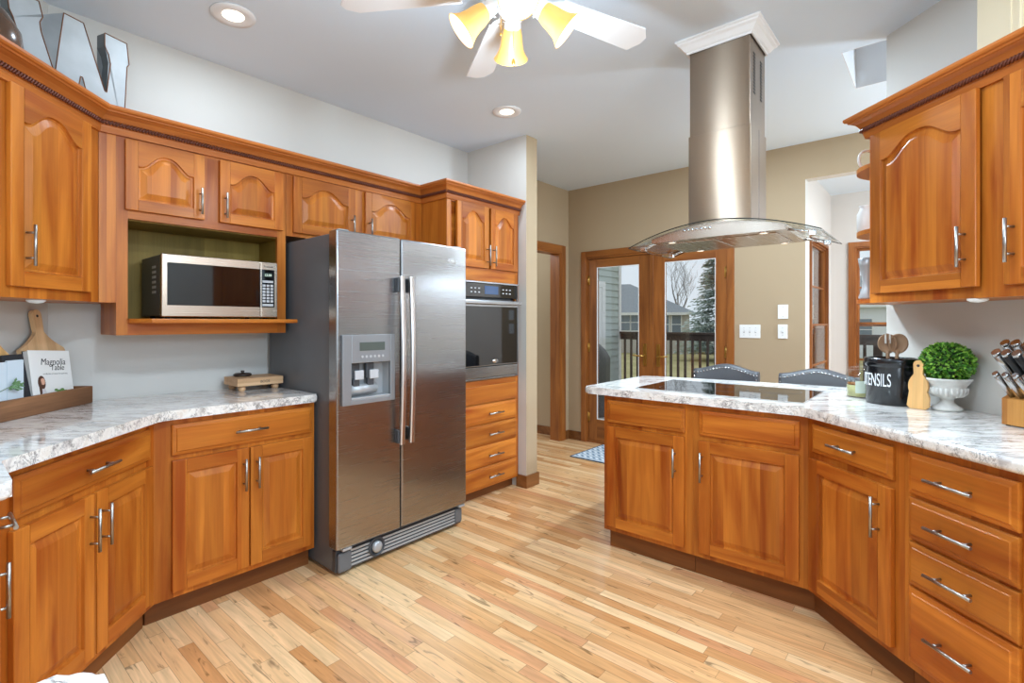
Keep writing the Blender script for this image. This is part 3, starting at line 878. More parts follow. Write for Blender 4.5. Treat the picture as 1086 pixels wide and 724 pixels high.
worktop('white granite peninsula countertop around the cooktop and along the angled right wall',
        [(2.632, 1.572), (2.632, .466), (2.035 - .03, 2.035 - .03 - 2.166), (2.035 - .03 + .466, 2.035 - .03 - 2.166 - .466), offs(WE, (Q, -Q), -.003), (3.62, .36), (3.60, .75), (3.455, 1.572)],
        {0: .03, 1: .03, 7: .03, 6: .3, 5: .05})
bm = BM(); box(bm, 2.747, 3.283, .487, 1.300, .9145, .919, 0, .002)
ck = tag(link('cooktop', bm, COOK), 'black glass cooktop set in the peninsula countertop', 'cooktop')
bm = BM()
for a in ((2.744, 2.747, .484, 1.303), (3.283, 3.286, .484, 1.303), (2.747, 3.283, .484, .487), (2.747, 3.283, 1.300, 1.303)): box(bm, a[0], a[1], a[2], a[3], .9145, .9195)
link('metal_rim', bm, CHROME, ck)
bm = BM()
for x, y, r in ((2.90, .66, .085), (3.13, .66, .10), (2.90, 1.12, .10), (3.13, 1.12, .085), (3.02, .90, .11)):
    lathe(bm, [(r, .9191), (r, .9194), (r - .002, .9194), (r - .002, .9191)], 32, 0, (x, y, 0))
link('burner_mark', bm, DGREY, ck)

# upper right
RU = 2.668
U1, U2 = 2.925, 2.14
root = thing('wall_cabinet', 'upper cabinet at right with tall arched doors over the utensil crock', 'cabinet', (U1, U1 - RU, 0), R(-135), 'upper kitchen cabinets')
dd = (DR - .004 - RU) * Q
carcass(root, [(U1, U1 - RU), (U2, U2 - RU), offs((U2, U2 - RU), (Q, -Q), dd), offs((U1, U1 - RU), (Q, -Q), dd)], 1.378, 2.145)
u = lambda x: (U1 - x) / Q
raised_door(root, u(2.908), u(2.568), 1.418, 2.128, .07, (u(2.595), 1.565), ajar=R(-1.6))
raised_door(root, u(2.512), u(2.17), 1.418, 2.128, .07, (u(2.488), 1.565))
crown('short cherry crown moulding with dark rope bead on the upper right cabinet',
      [offs((U1, U1 - RU), (Q, -Q), dd)[0:2], (U1, U1 - RU), (U2, U2 - RU)][::1])
# open end shelves on the cabinet's left side
cb = offs((U1, U1 - RU), (Q, -Q), dd)
cf = Vector((-Q, Q)); ca = Vector((Q, Q))
sh = thing('corner_shelf', 'open rounded cherry end shelves attached beside the upper right cabinet', 'shelf', (cb[0], cb[1], 0), 0)
def shelf_poly(r0, r1):
    pts = [(ca.x * .0015, ca.y * .0015)]
    for k in range(13):
        t = (pi / 2) * k / 12.001
        p = cf * (r0 * cos(t) ** .85) + ca * (r1 * sin(t) ** .85 if t > 0 else 0); pts.append((p.x + ca.x * .0015, p.y + ca.y * .0015))
    return pts
for z in (1.378, 1.70, 2.00):
    bm = BM(); prism(bm, shelf_poly(.300, .235), z, z + .02, 0, .003); link('shelf', bm, WH, sh)
pc = Vector(cb) + ca * .13 + cf * .215
bm = BM(); tube(bm, [(.045 * cos(t), 0, .05 + .045 * sin(t)) for t in [2 * pi * k / 28 for k in range(29)]], .006, 8, 0, False)
tag(link('ring_ornament', bm, WHITEP, None, (pc.x, pc.y, 2.021), (0, 0, R(-40))), 'white ring ornament on the top open end shelf', 'ornament')
bm = BM(); lathe(bm, [(0, 0), (.035, 0), (.04, .01), (.04, .09), (.03, .11), (.028, .125), (.032, .13), (.026, .13), (.022, .11), (0, .10)], 24)
tag(link('jar', bm, WHITEP, None, (pc.x, pc.y, 1.721)), 'white ceramic jar on the middle open end shelf', 'jar')
bm = BM(); lathe(bm, [(0, 0), (.03, 0), (.034, .01), (.022, .05), (.018, .09), (.03, .16), (.036, .20), (.032, .20), (.02, .12), (0, .10)], 24)
tag(link('vase', bm, LGREY, None, (pc.x, pc.y, 1.399)), 'small grey flared vase on the lowest open end shelf', 'vase')
# cream panelled board standing on top of the right cabinet
bm = BM(); box(bm, 0, .55, 0, .03, 0, .46, 0, .004)
for x in (.12, .15, .28, .31, .44): box(bm, x, x + .006, -.003, 0, .01, .45)
CREAM = plain('cream_paint', (232, 218, 186), 0.6)
rp = offs((2.74, 2.74 - RU), (Q, -Q), .14)
tag(link('wooden_board', bm, CREAM, None, (rp[0] - .06, rp[1] - .06, 2.147), (0, 0, R(-135))), 'cream grooved wooden board standing on top of the right cabinet', 'board')

# under-cabinet lights
def puck(x, y, label):
    bm = BM(); lathe(bm, [(0, 1.377), (.03, 1.377), (.03, 1.371), (.018, 1.364), (0, 1.362)], 20, 0)
    tag(link('under_cabinet_light', bm, WHITEP, None, (x, y, 0)), label, 'light')
puck(.30, 2.58, 'white puck light under the upper left corner cabinet')
puck(2.62, -.085, 'white puck light under the upper right cabinet')

# ------------------------------------------------------------------ refrigerator
FX0, FX1, FYF, FYB = 1.418, 2.322, 2.312, 3.00
root = thing('refrigerator', 'stainless side-by-side fridge with ice and water dispenser', 'refrigerator', (FX0, FYF, 0))
w = FX1 - FX0
bm = BM(); box(bm, 0, w, 0, FYB - FYF, .02, 1.745, 0, .004); link('body', bm, FRIDGE, root)
def fr_door(x0, x1):
    bm = BM(); box(bm, 0, x1 - x0, -.075, -.006, .147, 1.755, 0, .010, 3)
    d = link('door', bm, STEEL, root, (x0, 0, 0)); return d
dx0 = 1.399 - FX0; dxs = 1.806 - FX0; dx1 = 2.332 - FX0
SP = 1.806
yd = -.075; DXA, DXB, DZA, DZB = 1.424 - FX0, 1.752 - FX0, .868, 1.226
dw = DXB - DXA
cx0, cx1, cz0, cz1 = .052, dw - .03, .893, 1.080
def recess_door():
    W_ = dxs - .004 - dx0; bm = BM()
    y0, y1, yr = -.075, -.006, -.018
    a, b = DXA - dx0 + cx0, DXA - dx0 + cx1
    O = [(0, .147), (W_, .147), (W_, 1.755), (0, 1.755)]; I = [(a, cz0), (b, cz0), (b, cz1), (a, cz1)]
    of = [bm.verts.new((x, y0, z)) for x, z in O]; ob = [bm.verts.new((x, y1, z)) for x, z in O]
    inf = [bm.verts.new((x, y0, z)) for x, z in I]; inb = [bm.verts.new((x, yr, z)) for x, z in I]
    es = []
    for i in range(4):
        j = (i + 1) % 4
        bm.faces.new((of[i], of[j], inf[j], inf[i]))
        f = bm.faces.new((inf[i], inf[j], inb[j], inb[i])); f.material_index = 1
        bm.faces.new((of[j], of[i], ob[i], ob[j]))
    f = bm.faces.new(inb); f.material_index = 1
    bm.faces.new(ob[::-1])
    es = [e for e in bm.edges if all(v in of for v in e.verts)] + [e for e in bm.edges if (e.verts[0] in of and e.verts[1] in ob) or (e.verts[1] in of and e.verts[0] in ob)]
    bmesh.ops.bevel(bm, geom=es, offset=.008, segments=3, affect='EDGES', profile=.5)
    return link('door', bm, [STEEL, LGREY], root, (dx0, 0, 0))
dl = recess_door(); dr = fr_door(dxs + .004, dx1)
bm = BM()
yy = -.016
def frame_box(a, b, c, d, m=0): box(bm, a, b, yy, -.0005, c, d, m, .003)
frame_box(0, cx0, DZA, DZB); frame_box(cx1, dw, DZA, DZB); frame_box(cx0, cx1, DZA, cz0); frame_box(cx0, cx1, cz1, DZB)
fb = link('dispenser_bezel', bm, plain('dispenser_grey', (146, 148, 151), .35, .4), dl, (DXA - dx0, yd, 0))
bm = BM(); box(bm, .10, dw - .07, yy - .002, yy, 1.143, 1.186); link('display', bm, plain('lcd_grey', (84, 90, 84), .2), fb)
bm = BM()
for k in range(6): tube(bm, [(.115 + k * .026, yy - .003, 1.112), (.115 + k * .026, yy, 1.112)], .007, 10)
link('button', bm, KEY, fb)
bm = BM()
for sx in (.075, .165): box(bm, sx, sx + .05, .018, .040, .995, 1.078, 0, .006); box(bm, sx + .005, sx + .045, .012, .034, .945, .997, 0, .004)
link('paddle', bm, DGREY, fb)
bm = BM()
for sx in (.085, .178): box(bm, sx, sx + .055, .002, .016, .992, 1.040, 0, .004)
link('lever_pad', bm, KEY, fb)
bm = BM(); tube(bm, [(cx0 + .004, .030, .940), (cx1 - .07, .030, .940)], .026, 16); box(bm, cx0 + .001, cx1 - .001, -.014, .050, cz0 + .0005, cz0 + .010, 0, .002)
link('drip_tray', bm, LGREY, fb)
# handles
def fr_handle(parent, x, side):
    bm = BM(); N = 16
    pts = []
    for k in range(N + 1):
        t = k / N; z = .622 + t * (1.542 - .622)
        pts.append((x, yd - .038 - .016 * sin(pi * t), z))
    for a, b in zip(pts, pts[1:]):
        pass
    # flat bar section
    rg = []
    for p in pts: rg.append([bm.verts.new((p[0] + sx, p[1] + sy, p[2])) for sx, sy in ((-.015, -.006), (-.008, -.010), (.008, -.010), (.015, -.006), (.015, .006), (-.015, .006))])
    for a, b in zip(rg, rg[1:]):
        for i in range(6): bm.faces.new((a[i], a[(i + 1) % 6], b[(i + 1) % 6], b[i]))
    bm.faces.new(rg[0]); bm.faces.new(rg[-1][::-1])
    h = link('handle', bm, steel('fridge_handle_steel', (205, 198, 194), .3), parent)
    bm = BM()
    for z0, z1 in ((.628, .700), (1.455, 1.535)): box(bm, x - .012 + side * .013, x + .012 + side * .013, yd - .034, yd, z0, z1, 0, .004)
    link('handle_mount', bm, DGREY, h)
fr_handle(dl, 1.783 - FX0 - dx0, -1); fr_handle(dr, 1.850 - FX0 - (dxs + .004), 1)
# badge
bm = BM(); lathe(bm, [(0, .003), (.03, .003), (.034, 0)], 28, 0, (0, 0, 0), M=Matrix.Rotation(R(90), 4, 'X'))
for v_ in bm.verts: v_.co.z *= .42
bd = link('badge', bm, WHITEP, dr, (2.205 - FX0 - dxs - .004, yd, 1.666))
bm = BM(); tube(bm, [(.024 * cos(t), -.004, .0085 * sin(t)) for t in [2 * pi * k / 24 for k in range(25)]], .0012, 6, 0, False); link('badge_ring', bm, DGREY, bd)
# grille
bm = BM(); box(bm, .0, w, -.035, 0, .018, .128, 0, .004); gr = link('base_grille', bm, DGREY, root)
bm = BM()
for k in range(5): box(bm, .085, w - .06, -.042, -.035, .030 + k * .019, .040 + k * .019)
link('grille_slat', bm, LGREY, gr)
bm = BM(); box(bm, .085, w - .06, -.0365, -.035, .025, .122); link('grille_shadow_gap', bm, BLACK, gr)
bm = BM(); box(bm, .004, .085, -.055, -.035, .018, .118, 0, .012, 3); box(bm, w - .06, w - .004, -.05, -.035, .03, .118, 0, .010, 3); link('grille_end', bm, FRIDGE, gr)
bm = BM(); lathe(bm, [(.052, 0), (.052, .008), (.044, .010), (.044, .002), (0, .002)], 24, 0, (.245, -.042, .082), M=Matrix.Rotation(R(90), 4, 'X')); link('filter_ring', bm, DGREY, gr)
bm = BM(); lathe(bm, [(.030, 0), (.030, .014), (.02, .02), (0, .021)], 20, 0, (.245, -.043, .082), M=Matrix.Rotation(R(90), 4, 'X')); link('filter_knob', bm, LGREY, gr)
bm = BM(); box(bm, .02, .075, -.07, -.02, .130, .145, 0, .004); box(bm, w - .05, w, -.07, -.02, .130, .145, 0, .004)
box(bm, .01, .07, -.05, .03, 1.746, 1.765, 0, .005); box(bm, w - .07, w - .01, -.05, .03, 1.746, 1.765, 0, .005); link('hinge_cover', bm, LGREY, root)
bm = BM()
for x, y in ((.06, .04), (w - .06, .04), (.06, .62), (w - .06, .62)): tube(bm, [(x, y, 0), (x, y, .022)], .018, 10)
link('foot', bm, BLACK, root)

# ------------------------------------------------------------------ wall oven
root = thing('wall_oven', 'stainless built-in wall oven with black glass door', 'oven', (2.445, OY, 0))
w = 3.163 - 2.445
bm = BM(); box(bm, .02, w - .02, .021, .50, .875, 1.58); link('oven_body', bm, DGREY, root)
bm = BM(); box(bm, 0, w, -.012, .019, .872, .885, 0, .002); box(bm, 0, w, -.022, .019, 1.572, 1.584, 0, .002); box(bm, 0, .012, -.010, .019, .885, 1.572); box(bm, w - .012, w, -.010, .019, .885, 1.572); link('trim_frame', bm, STEEL, root)
bm = BM(); box(bm, .013, w - .013, -.018, .018, 1.470, 1.571, 0, .003); cp = link('control_panel', bm, BLACKG, root)
bm = BM(); box(bm, .32, .47, -.0195, -.018, 1.495, 1.555); link('display', bm, plain('blue_lcd', (60, 84, 120), .2), cp)
bm = BM()
for r_ in range(2):
    for k in range(3):
        for x_ in (.17, .52): box(bm, x_ + k * .04, x_ + k * .04 + .018, -.0195, -.018, 1.502 + r_ * .028, 1.510 + r_ * .028)
link('button', bm, KEY, cp)
bm = BM(); box(bm, .013, w - .013, -.028, .018, .972, 1.452, 0, .004); dd_ = link('door', bm, STEEL, root)
bm = BM(); box(bm, .035, w - .030, -.0295, -.028, .980, 1.405, 0, .0005); link('door_glass', bm, BLACKG, dd_)
bm = BM(); box(bm, .02, w - .02, -.062, -.046, 1.418, 1.446, 0, .006); box(bm, .04, .06, -.048, -.028, 1.42, 1.444); box(bm, w - .06, w - .04, -.048, -.028, 1.42, 1.444); link('handle', bm, STEEL, dd_)
bm = BM(); lathe(bm, [(0, .002), (.03, .002), (.033, 0)], 24, 0, M=Matrix.Rotation(R(90), 4, 'X'))
for v_ in bm.verts: v_.co.z *= .42
link('badge', bm, CHROME, dd_, (.425, -.0295, 1.005))
bm = BM(); box(bm, .013, w - .013, -.022, .018, .890, .966, 0, .003); link('vent_panel', bm, STEEL, root)

# ------------------------------------------------------------------ microwave
root = thing('microwave', 'stainless countertop microwave with dark glass door in the cabinet niche', 'microwave', (.752, 2.668, 1.3075))
w, h, d = .553, .302, .33
bm = BM(); box(bm, .003, w - .003, .03, d, .012, h - .002, 0, .004)
mb = link('body', bm, DGREY, root)
bm = BM()
for k in range(6): box(bm, .0018, .0032, .10, .155, .12 + k * .024, .132 + k * .024)
link('vent_slot', bm, LGREY, mb)
bm = BM()
for x in (.04, w - .04):
    for y in (.06, d - .04): tube(bm, [(x, y, -.001), (x, y, .013)], .012, 10)
link('foot', bm, BLACK, mb)
bm = BM(); box(bm, 0, w - .092, 0, .03, .008, h, 0, .004); dr_ = link('door', bm, STEELW, root)
bm = BM(); box(bm, .022, w - .092, -.002, 0, .062, h - .040, 0, .0006); link('door_glass', bm, BLACKG, dr_)
bm = BM(); box(bm, w - .0915, w, 0, .03, .008, h, 0, .004); cp = link('control_panel', bm, STEELW, root)
bm = BM(); box(bm, w - .088, w - .018, -.002, 0, .062, h - .040, 0, .0006); kp = link('keypad_panel', bm, BLACKG, cp)
bm = BM()
for r_ in range(6):
    for c_ in range(3): box(bm, w - .083 + c_ * .021, w - .067 + c_ * .021, -.003, -.002, .088 + r_ * .0165, .100 + r_ * .0165, 0, .0006)
box(bm, w - .083, w - .025, -.003, -.002, .068, .080, 0, .0006); box(bm, w - .083, w - .025, -.003, -.002, .192, .204, 0, .0006)
link('keypad', bm, KEY, kp)
bm = BM(); box(bm, w - .078, w - .03, -.0028, -.002, .222, .246); link('display', bm, plain('clock_lcd', (40, 52, 46), .2), kp)
text_mesh('display_digits', '12:30', .017, emit('lcd_digits', (190, 230, 210), 0.8), kp, (w - .054, -.0032, .227), (R(90), 0, 0), .0002)
text_mesh('brand_lettering', 'Panasonic', .0135, INK, cp, (w - .048, -.0008, h - .028), (R(90), 0, 0), .0004)
bm = BM(); box(bm, w - .082, w - .028, -.002, 0, .018, .048, 0, .001); link('open_button', bm, STEELW, cp)

# ------------------------------------------------------------------ island hood
root = thing('range_hood', 'stainless island chimney hood with curved glass canopy over the cooktop', 'hood', (2.85, .845, 0))
CXA, CXB, CYA, CYB = -.14, .14, -.15, .148
bm = BM(); box(bm, CXA, CXB, CYA, CYB, 1.775, 2.255, 0, .003); link('chimney_lower', bm, STEELV, root)
bm = BM(); box(bm, CXA + .005, CXB - .005, CYA + .005, CYB - .005, 2.255, ZC - .001, 0, .003); up = link('chimney_upper', bm, STEELV, root)
bm = BM()
for c_ in (-.065, .06):
    for k in range(13): 
        for q in range(2): box(bm, c_ + q * .019 - .019, c_ + q * .019 - .003, CYA + .0035, CYA + .0055, 2.42 + k * .016, 2.429 + k * .016)
link('vent_slot', bm, BLACK, up)
bm = BM(); box(bm, -.004, .004, CYA - .0004, CYA + .004, 1.80, 2.255); link('seam', bm, DGREY, root)
# ceiling crown around the chimney
bm = BM()
prf = [(0, ZC - .066), (.006, ZC - .066), (.008, ZC - .056), (.016, ZC - .050), (.030, ZC - .030), (.042, ZC - .022), (.044, ZC - .014), (.052, ZC - .010), (.052, ZC - .001), (0, ZC - .001)]
cs = [(CXA, CYA), (CXB, CYA), (CXB, CYB), (CXA, CYB)]; sg = [(-1, -1), (1, -1), (1, 1), (-1, 1)]
rg = [[bm.verts.new((c[0] + s[0] * e, c[1] + s[1] * e, z)) for e, z in prf] for c, s in zip(cs, sg)]
for i in range(4):
    for j in range(len(prf) - 1): bm.faces.new((rg[i][j], rg[(i + 1) % 4][j], rg[(i + 1) % 4][j + 1], rg[i][j + 1]))
link('ceiling_collar', bm, WHITE, root)
# glass canopy, arched across its width
def arc_z(y): return 1.790 - .092 * (abs(y) / .447) ** 1.9
NY = 32
def gx_front(y): return -.215 - .035 * (1 - (y / .447) ** 2)
bm = BM(); th = .005
top = []; bot = []
for k in range(NY + 1):
    y = -.447 + .894 * k / NY; z = arc_z(y)
    xs = [gx_front(y) + (.375 - gx_front(y)) * q / 4 for q in range(5)]
    top.append([bm.verts.new((x, y, z)) for x in xs]); bot.append([bm.verts.new((x, y, z - th)) for x in xs])
for k in range(NY):
    for q in range(4):
        f = bm.faces.new((top[k][q], top[k][q + 1], top[k + 1][q + 1], top[k + 1][q])); f.smooth = True
        f = bm.faces.new((bot[k][q], bot[k + 1][q], bot[k + 1][q + 1], bot[k][q + 1])); f.smooth = True
    for q in (0, 4):
        f = bm.faces.new((top[k][q], top[k + 1][q], bot[k + 1][q], bot[k][q])); f.material_index = 1
for k in (0, NY):
    for q in range(4):
        f = bm.faces.new((top[k][q], top[k][q + 1], bot[k][q + 1], bot[k][q])); f.material_index = 1
link('glass_canopy', bm, [GLASSG, EDGEG], root)
# motor body below the glass
bm = BM(); NB = 24; ya, yb = -.305, .322; zb = 1.713
prev = None; f_up = []
for k in range(NB + 1):
    y = ya + (yb - ya) * k / NB
    zt = max(arc_z(y) - th - .001, zb + .006)
    xf = -.195 - .012 * (1 - ((y - .008) / .313) ** 2)
    r4 = [bm.verts.new(p) for p in ((xf, y, zb), (xf - .002, y, zt), (.29, y, zt), (.29, y, zb))]
    if prev:
        for i in range(4): bm.faces.new((prev[i], prev[(i + 1) % 4], r4[(i + 1) % 4], r4[i]))
    else: bm.faces.new(r4)
    prev = r4
bm.faces.new(prev[::-1])
hb = link('motor_body', bm, STEELH, root)
bm = BM()
for k in range(7): lathe(bm, [(0, .005), (.0065, .004), (.0075, 0)], 12, 0, (-.2085, .145 - k * .021, 1.758), M=Matrix.Rotation(R(-90), 4, 'Y'))
link('button', bm, CHROME, hb)
bm = BM()
for y in (-.13, .15): box(bm, -.13, .22, y - .125, y + .125, zb - .004, zb, 0, .002)
link('grease_filter', bm, STEELH, hb)
bm = BM()
for x in (-.165, .255):
    for y in (-.21, .225): lathe(bm, [(.022, 0), (.022, -.004), (.018, -.005)], 20, 0, (x, y, zb))
link('lamp_rim', bm, CHROME, hb)
bm = BM()
for x in (-.165, .255):
    for y in (-.21, .225): lathe(bm, [(0, -.0045), (.0175, -.0045), (.0175, -.001)], 20, 0, (x, y, zb))
link('lamp_lens', bm, emit('hood_lamp', (255, 236, 205), 1.2), hb)
bm = BM()
for s in (-1, 1):
    for x in (-.12, .27): box(bm, x - .012, x + .012, s * .40 - .014, s * .40 + .014, arc_z(.40) - th - .026, arc_z(.40) - th - .003, 0, .002)
    y_ = ya if s < 0 else yb
    for x in (-.12, .27): tube(bm, [(x, y_, zb + .01), (x, s * .40, arc_z(.40) - th - .014)], .006, 6)
link('glass_bracket', bm, CHROME, hb)
for x in (-.165, .255):
    for y in (-.21, .225): lamp('hood_lamp_light', 'SPOT', (2.85 + x, .845 + y, 1.700), 12, (.80, .97, 1.1), .02, spot=R(150))
# ------------------------------------------------------------------ ceiling fan with light kit
FC = (1.477, 1.173); ZB = 2.50
root = thing('ceiling_fan', 'white ceiling fan with lit amber glass light kit', 'ceiling fan', (FC[0], FC[1], 0))
bm = BM(); lathe(bm, [(0, ZC), (.075, ZC), (.07, ZC - .03), (.03, ZC - .06), (.018, ZC - .065), (.018, ZC - .12), (0, ZC - .12)], 28); link('ceiling_mount', bm, WHITE, root)
bm = BM(); lathe(bm, [(0, ZC - .11), (.05, ZC - .115), (.10, ZC - .135), (.125, ZC - .17), (.125, ZC - .22), (.10, ZC - .245), (.07, ZC - .25), (.065, ZC - .275), (.06, ZC - .28), (0, ZC - .28)], 32); link('motor_housing', bm, WHITE, root)
bm = BM(); lathe(bm, [(0, 2.475), (.05, 2.475), (.062, 2.46), (.062, 2.44), (.045, 2.42), (.02, 2.41), (0, 2.408)], 28); link('light_kit_hub', bm, WHITE, root)
for k in range(5):
    a = R(-18 + 72 * k)
    pts = [(.19, -.050), (.56, -.068), (.60, -.067), (.648, -.040), (.662, 0), (.648, .040), (.60, .067), (.56, .068), (.19, .050)]
    pts = [(.20, -.050), (.61, -.066), (.655, -.028), (.660, .010), (.632, .066), (.20, .050)]
    bm = BM(); prism(bm, pts, -.003, .003, 0, .0015, 1)
    b = link('blade', bm, WHITE, root, (0, 0, ZB), (0, 0, 0))
    b.rotation_euler = (Matrix.Rotation(a, 3, 'Z') @ Matrix.Rotation(R(-10), 3, 'X')).to_euler()
    bm = BM(); prism(bm, [(.10, -.012), (.17, -.014), (.20, -.038), (.27, -.030), (.285, 0), (.27, .030), (.20, .038), (.17, .014), (.10, .012)], .003, .008, 0, .001, 1); link('blade_iron', bm, WHITE, b)
def amber_glass():
    k = NT('amber_frosted_glass')
    return k.set(Base_Color=lin(196, 142, 66), Emission_Color=lin(255, 206, 118), Emission_Strength=0.5, Roughness=0.35)
AMBG = amber_glass()
GLOWIN = emit('lit_shade_inside', (255, 240, 205), 1.3)
BULB = emit('lit_bulb', (255, 244, 222), 6.0)
for k in range(4):
    a = R(42.5 + 90 * k)
    M = Matrix.Rotation(a, 4, 'Z') @ Matrix.Translation((.088, 0, 2.452)) @ Matrix.Rotation(R(180 - 50), 4, 'Y')
    # local z now points down and out along the shade axis
    bm = BM(); lathe(bm, [(.026, .018), (.034, .03), (.040, .055), (.044, .085), (.050, .11), (.060, .13), (.069, .142)], 28, 0, M=M)
    lathe(bm, [(.066, .1415), (.057, .129), (.047, .11), (.041, .085), (.037, .055), (.031, .03), (.0, .020)], 28, 1, M=M)
    s = link('glass_shade', bm, [AMBG, GLOWIN], root, smooth=True)
    bm = BM(); lathe(bm, [(0, -.035), (.016, -.035), (.018, -.012), (.030, -.008), (.033, .024), (.026, .028), (0, .028)], 22, 0, M=M)
    tube(bm, [(cos(a) * .04, sin(a) * .04, 2.445), (cos(a) * .075, sin(a) * .075, 2.468), tuple((M @ Vector((0, 0, -.02))))], .010, 8)
    for q in range(3):
        t = 2 * pi * q / 3; p0 = M @ Vector((.033 * cos(t), .033 * sin(t), .012)); p1 = M @ Vector((.042 * cos(t), .042 * sin(t), .012)); tube(bm, [p0, p1], .003, 6)
    link('shade_holder', bm, WHITE, root)
    bm = BM(); lathe(bm, [(0, .03), (.014, .035), (.024, .06), (.028, .08), (.022, .10), (0, .108)], 20, 0, M=M); link('bulb', bm, BULB, s)
lamp('fan_light', 'POINT', (FC[0], FC[1], 2.20), BULB_POWER, WARM, 0.045)
bm = BM(); c_ = (.055 * cos(R(42)), .055 * sin(R(42)))
tube(bm, [(c_[0], c_[1], 2.43), (c_[0], c_[1], 2.285)], .0016, 6); lathe(bm, [(0, 0), (.006, .004), (.007, .02), (.003, .03), (0, .03)], 12, 0, (c_[0], c_[1], 2.258)); link('pull_chain', bm, BRASS, root)
bm = BM(); c_ = (.05 * cos(R(120)), .05 * sin(R(120)))
tube(bm, [(c_[0], c_[1], 2.43), (c_[0], c_[1], 2.36)], .0016, 6); lathe(bm, [(0, 0), (.004, .003), (.004, .01), (0, .012)], 10, 0, (c_[0], c_[1], 2.35)); link('pull_chain', bm, BRASS, root)

# ------------------------------------------------------------------ recessed ceiling lights
CANLENS = emit('recessed_lamp', (255, 244, 224), 3.2)
def can(x, y, label):
    t = thing('recessed_light', label, 'ceiling light', (x, y, ZC), 0, 'recessed ceiling lights')
    bm = BM(); lathe(bm, [(.048, -.002), (.052, -.006), (.074, -.010), (.098, -.006), (.100, -.0005), (.048, -.0005)], 36); link('trim_ring', bm, WHITE, t)
    bm = BM(); lathe(bm, [(0, -.004), (.049, -.004), (.049, -.001), (0, -.001)], 32); link('lens', bm, CANLENS, t)
    lamp('can_and_fill_light', 'AREA', (x, y, ZC - .02), CAN_POWER, (0.80, 0.97, 1.12), 0.10)
can(1.005, 2.50, 'lit recessed ceiling light above the microwave cabinet')
can(2.745, 2.245, 'lit recessed ceiling light in front of the tall oven cabinet')

# ------------------------------------------------------------------ things on the left
def letter():
    pts = [(0, .428), (.105, .426), (.118, .370), (.108, .345), (.112, .31), (.154, .178), (.162, .178), (.192, .428), (.266, .426), (.352, .170), (.360, .168), (.376, .30), (.368, .34), (.352, .37), (.352, .428), (.447, .427), (.457, .335), (.448, .32), (.432, 0), (.312, 0), (.263, .192), (.255, .192), (.225, 0), (.118, 0), (.02, .32), (.008, .345)]
    bm = BM(); extrude_y(bm, pts, 0, .055, 0, 1)
    bmesh.ops.triangulate(bm, faces=[f for f in bm.faces if len(f.verts) > 4])
    o = link('metal_letter', bm, [GALV, GALVD], None, (.221, 2.642, 2.147), (0, 0, R(19.2)))
    bm = BM()
    for a, b in zip(pts, pts[1:] + pts[:1]): tube(bm, [(a[0], -.0005, a[1]), (b[0], -.0005, b[1])], .0022, 6)
    link('rusty_edge', bm, RUST, o)
    return tag(o, 'large galvanised metal letter W standing on top of the left cabinets', 'letter')
letter()
bm = BM(); lathe(bm, [(0, 0), (.05, 0), (.06, .01), (.095, .07), (.112, .14), (.105, .20), (.07, .26), (.04, .29), (.034, .32), (.045, .345), (.04, .345), (.028, .32), (.03, .29), (0, .28)], 36)
tag(link('vase', bm, VASE, None, (.150, 2.532, 2.147)), 'mottled brown glazed vase beside the metal letter', 'vase')

# tray with boards and book
TR = (.545, 2.945)
tr = thing('wooden_tray', 'long rustic dark wooden tray on the left granite countertop', 'tray', (TR[0] - .62 * Q, TR[1] - .62 * Q, .9145), R(45))
bm = BM(); box(bm, 0, .62, 0, .016, 0, .078, 0, .002); link('front_panel', bm, RUSTIC, tr)
bm = BM(); box(bm, 0, .62, .104, .12, 0, .078, 0, .002); link('back_panel', bm, RUSTIC, tr)
bm = BM(); box(bm, .604, .62, .016, .104, 0, .078, 0, .002); link('side_panel', bm, RUSTIC, tr)
bm = BM(); box(bm, 0, .016, .016, .104, 0, .078, 0, .002); link('side_panel', bm, RUSTIC, tr)
bm = BM(); box(bm, .016, .604, .016, .104, 0, .012); link('bottom_board', bm, RUSTIC, tr)
T0 = tr.location
def on_tray(x, y, z=.0125): return (T0.x + (x - y) * Q, T0.y + (x + y) * Q, T0.z + z)
def paddle_board(name, label, mat, w, h, loc, rz, lean, handle=.14, hw=.021, t=.018, hole=True):
    r = w / 2
    pts = [(-r + .012, 0), (r - .012, 0), (r, .012), (r, h - .07), (r - .008, h - .05)]
    for k in range(1, 9):
        q = k / 8; pts.append(((r - .008) * (1 - q) ** 2 + 2 * .045 * q * (1 - q) + hw * q * q, h - .05 + (h * 0 + .075) * q))
    for k in range(9):
        a = pi * k / 8; pts.append((hw * 1.15 * cos(a), h + .025 + handle - .04 + hw * 1.15 * sin(a)))
    pts += [(-x, z) for x, z in pts[4:13]][::-1] + [(-r, .012)]
    bm = BM(); extrude_y(bm, pts, -t / 2, t / 2)
    o = link(name, bm, mat, None, loc, (0, 0, 0))
    o.rotation_euler = (Matrix.Rotation(rz, 3, 'Z') @ Matrix.Rotation(-lean, 3, 'X')).to_euler()
    bm = BM(); tube(bm, [(0, -t / 2 - .0006, h + handle - .02), (0, t / 2 + .0006, h + handle - .02)], .006, 12); link('hanging_hole', bm, INK, o)
    return tag(o, label, 'cutting board')
paddle_board('cutting_board', 'large pale wooden paddle board leaning on the wall behind the cookbook', MAPLE, .25, .30, on_tray(.478, .079), R(45), R(10), .115)
paddle_board('cutting_board', 'orange wooden board handle at the very left photo edge', BAMBOO, .20, .26, on_tray(.23, .074), R(45), R(9), .10)
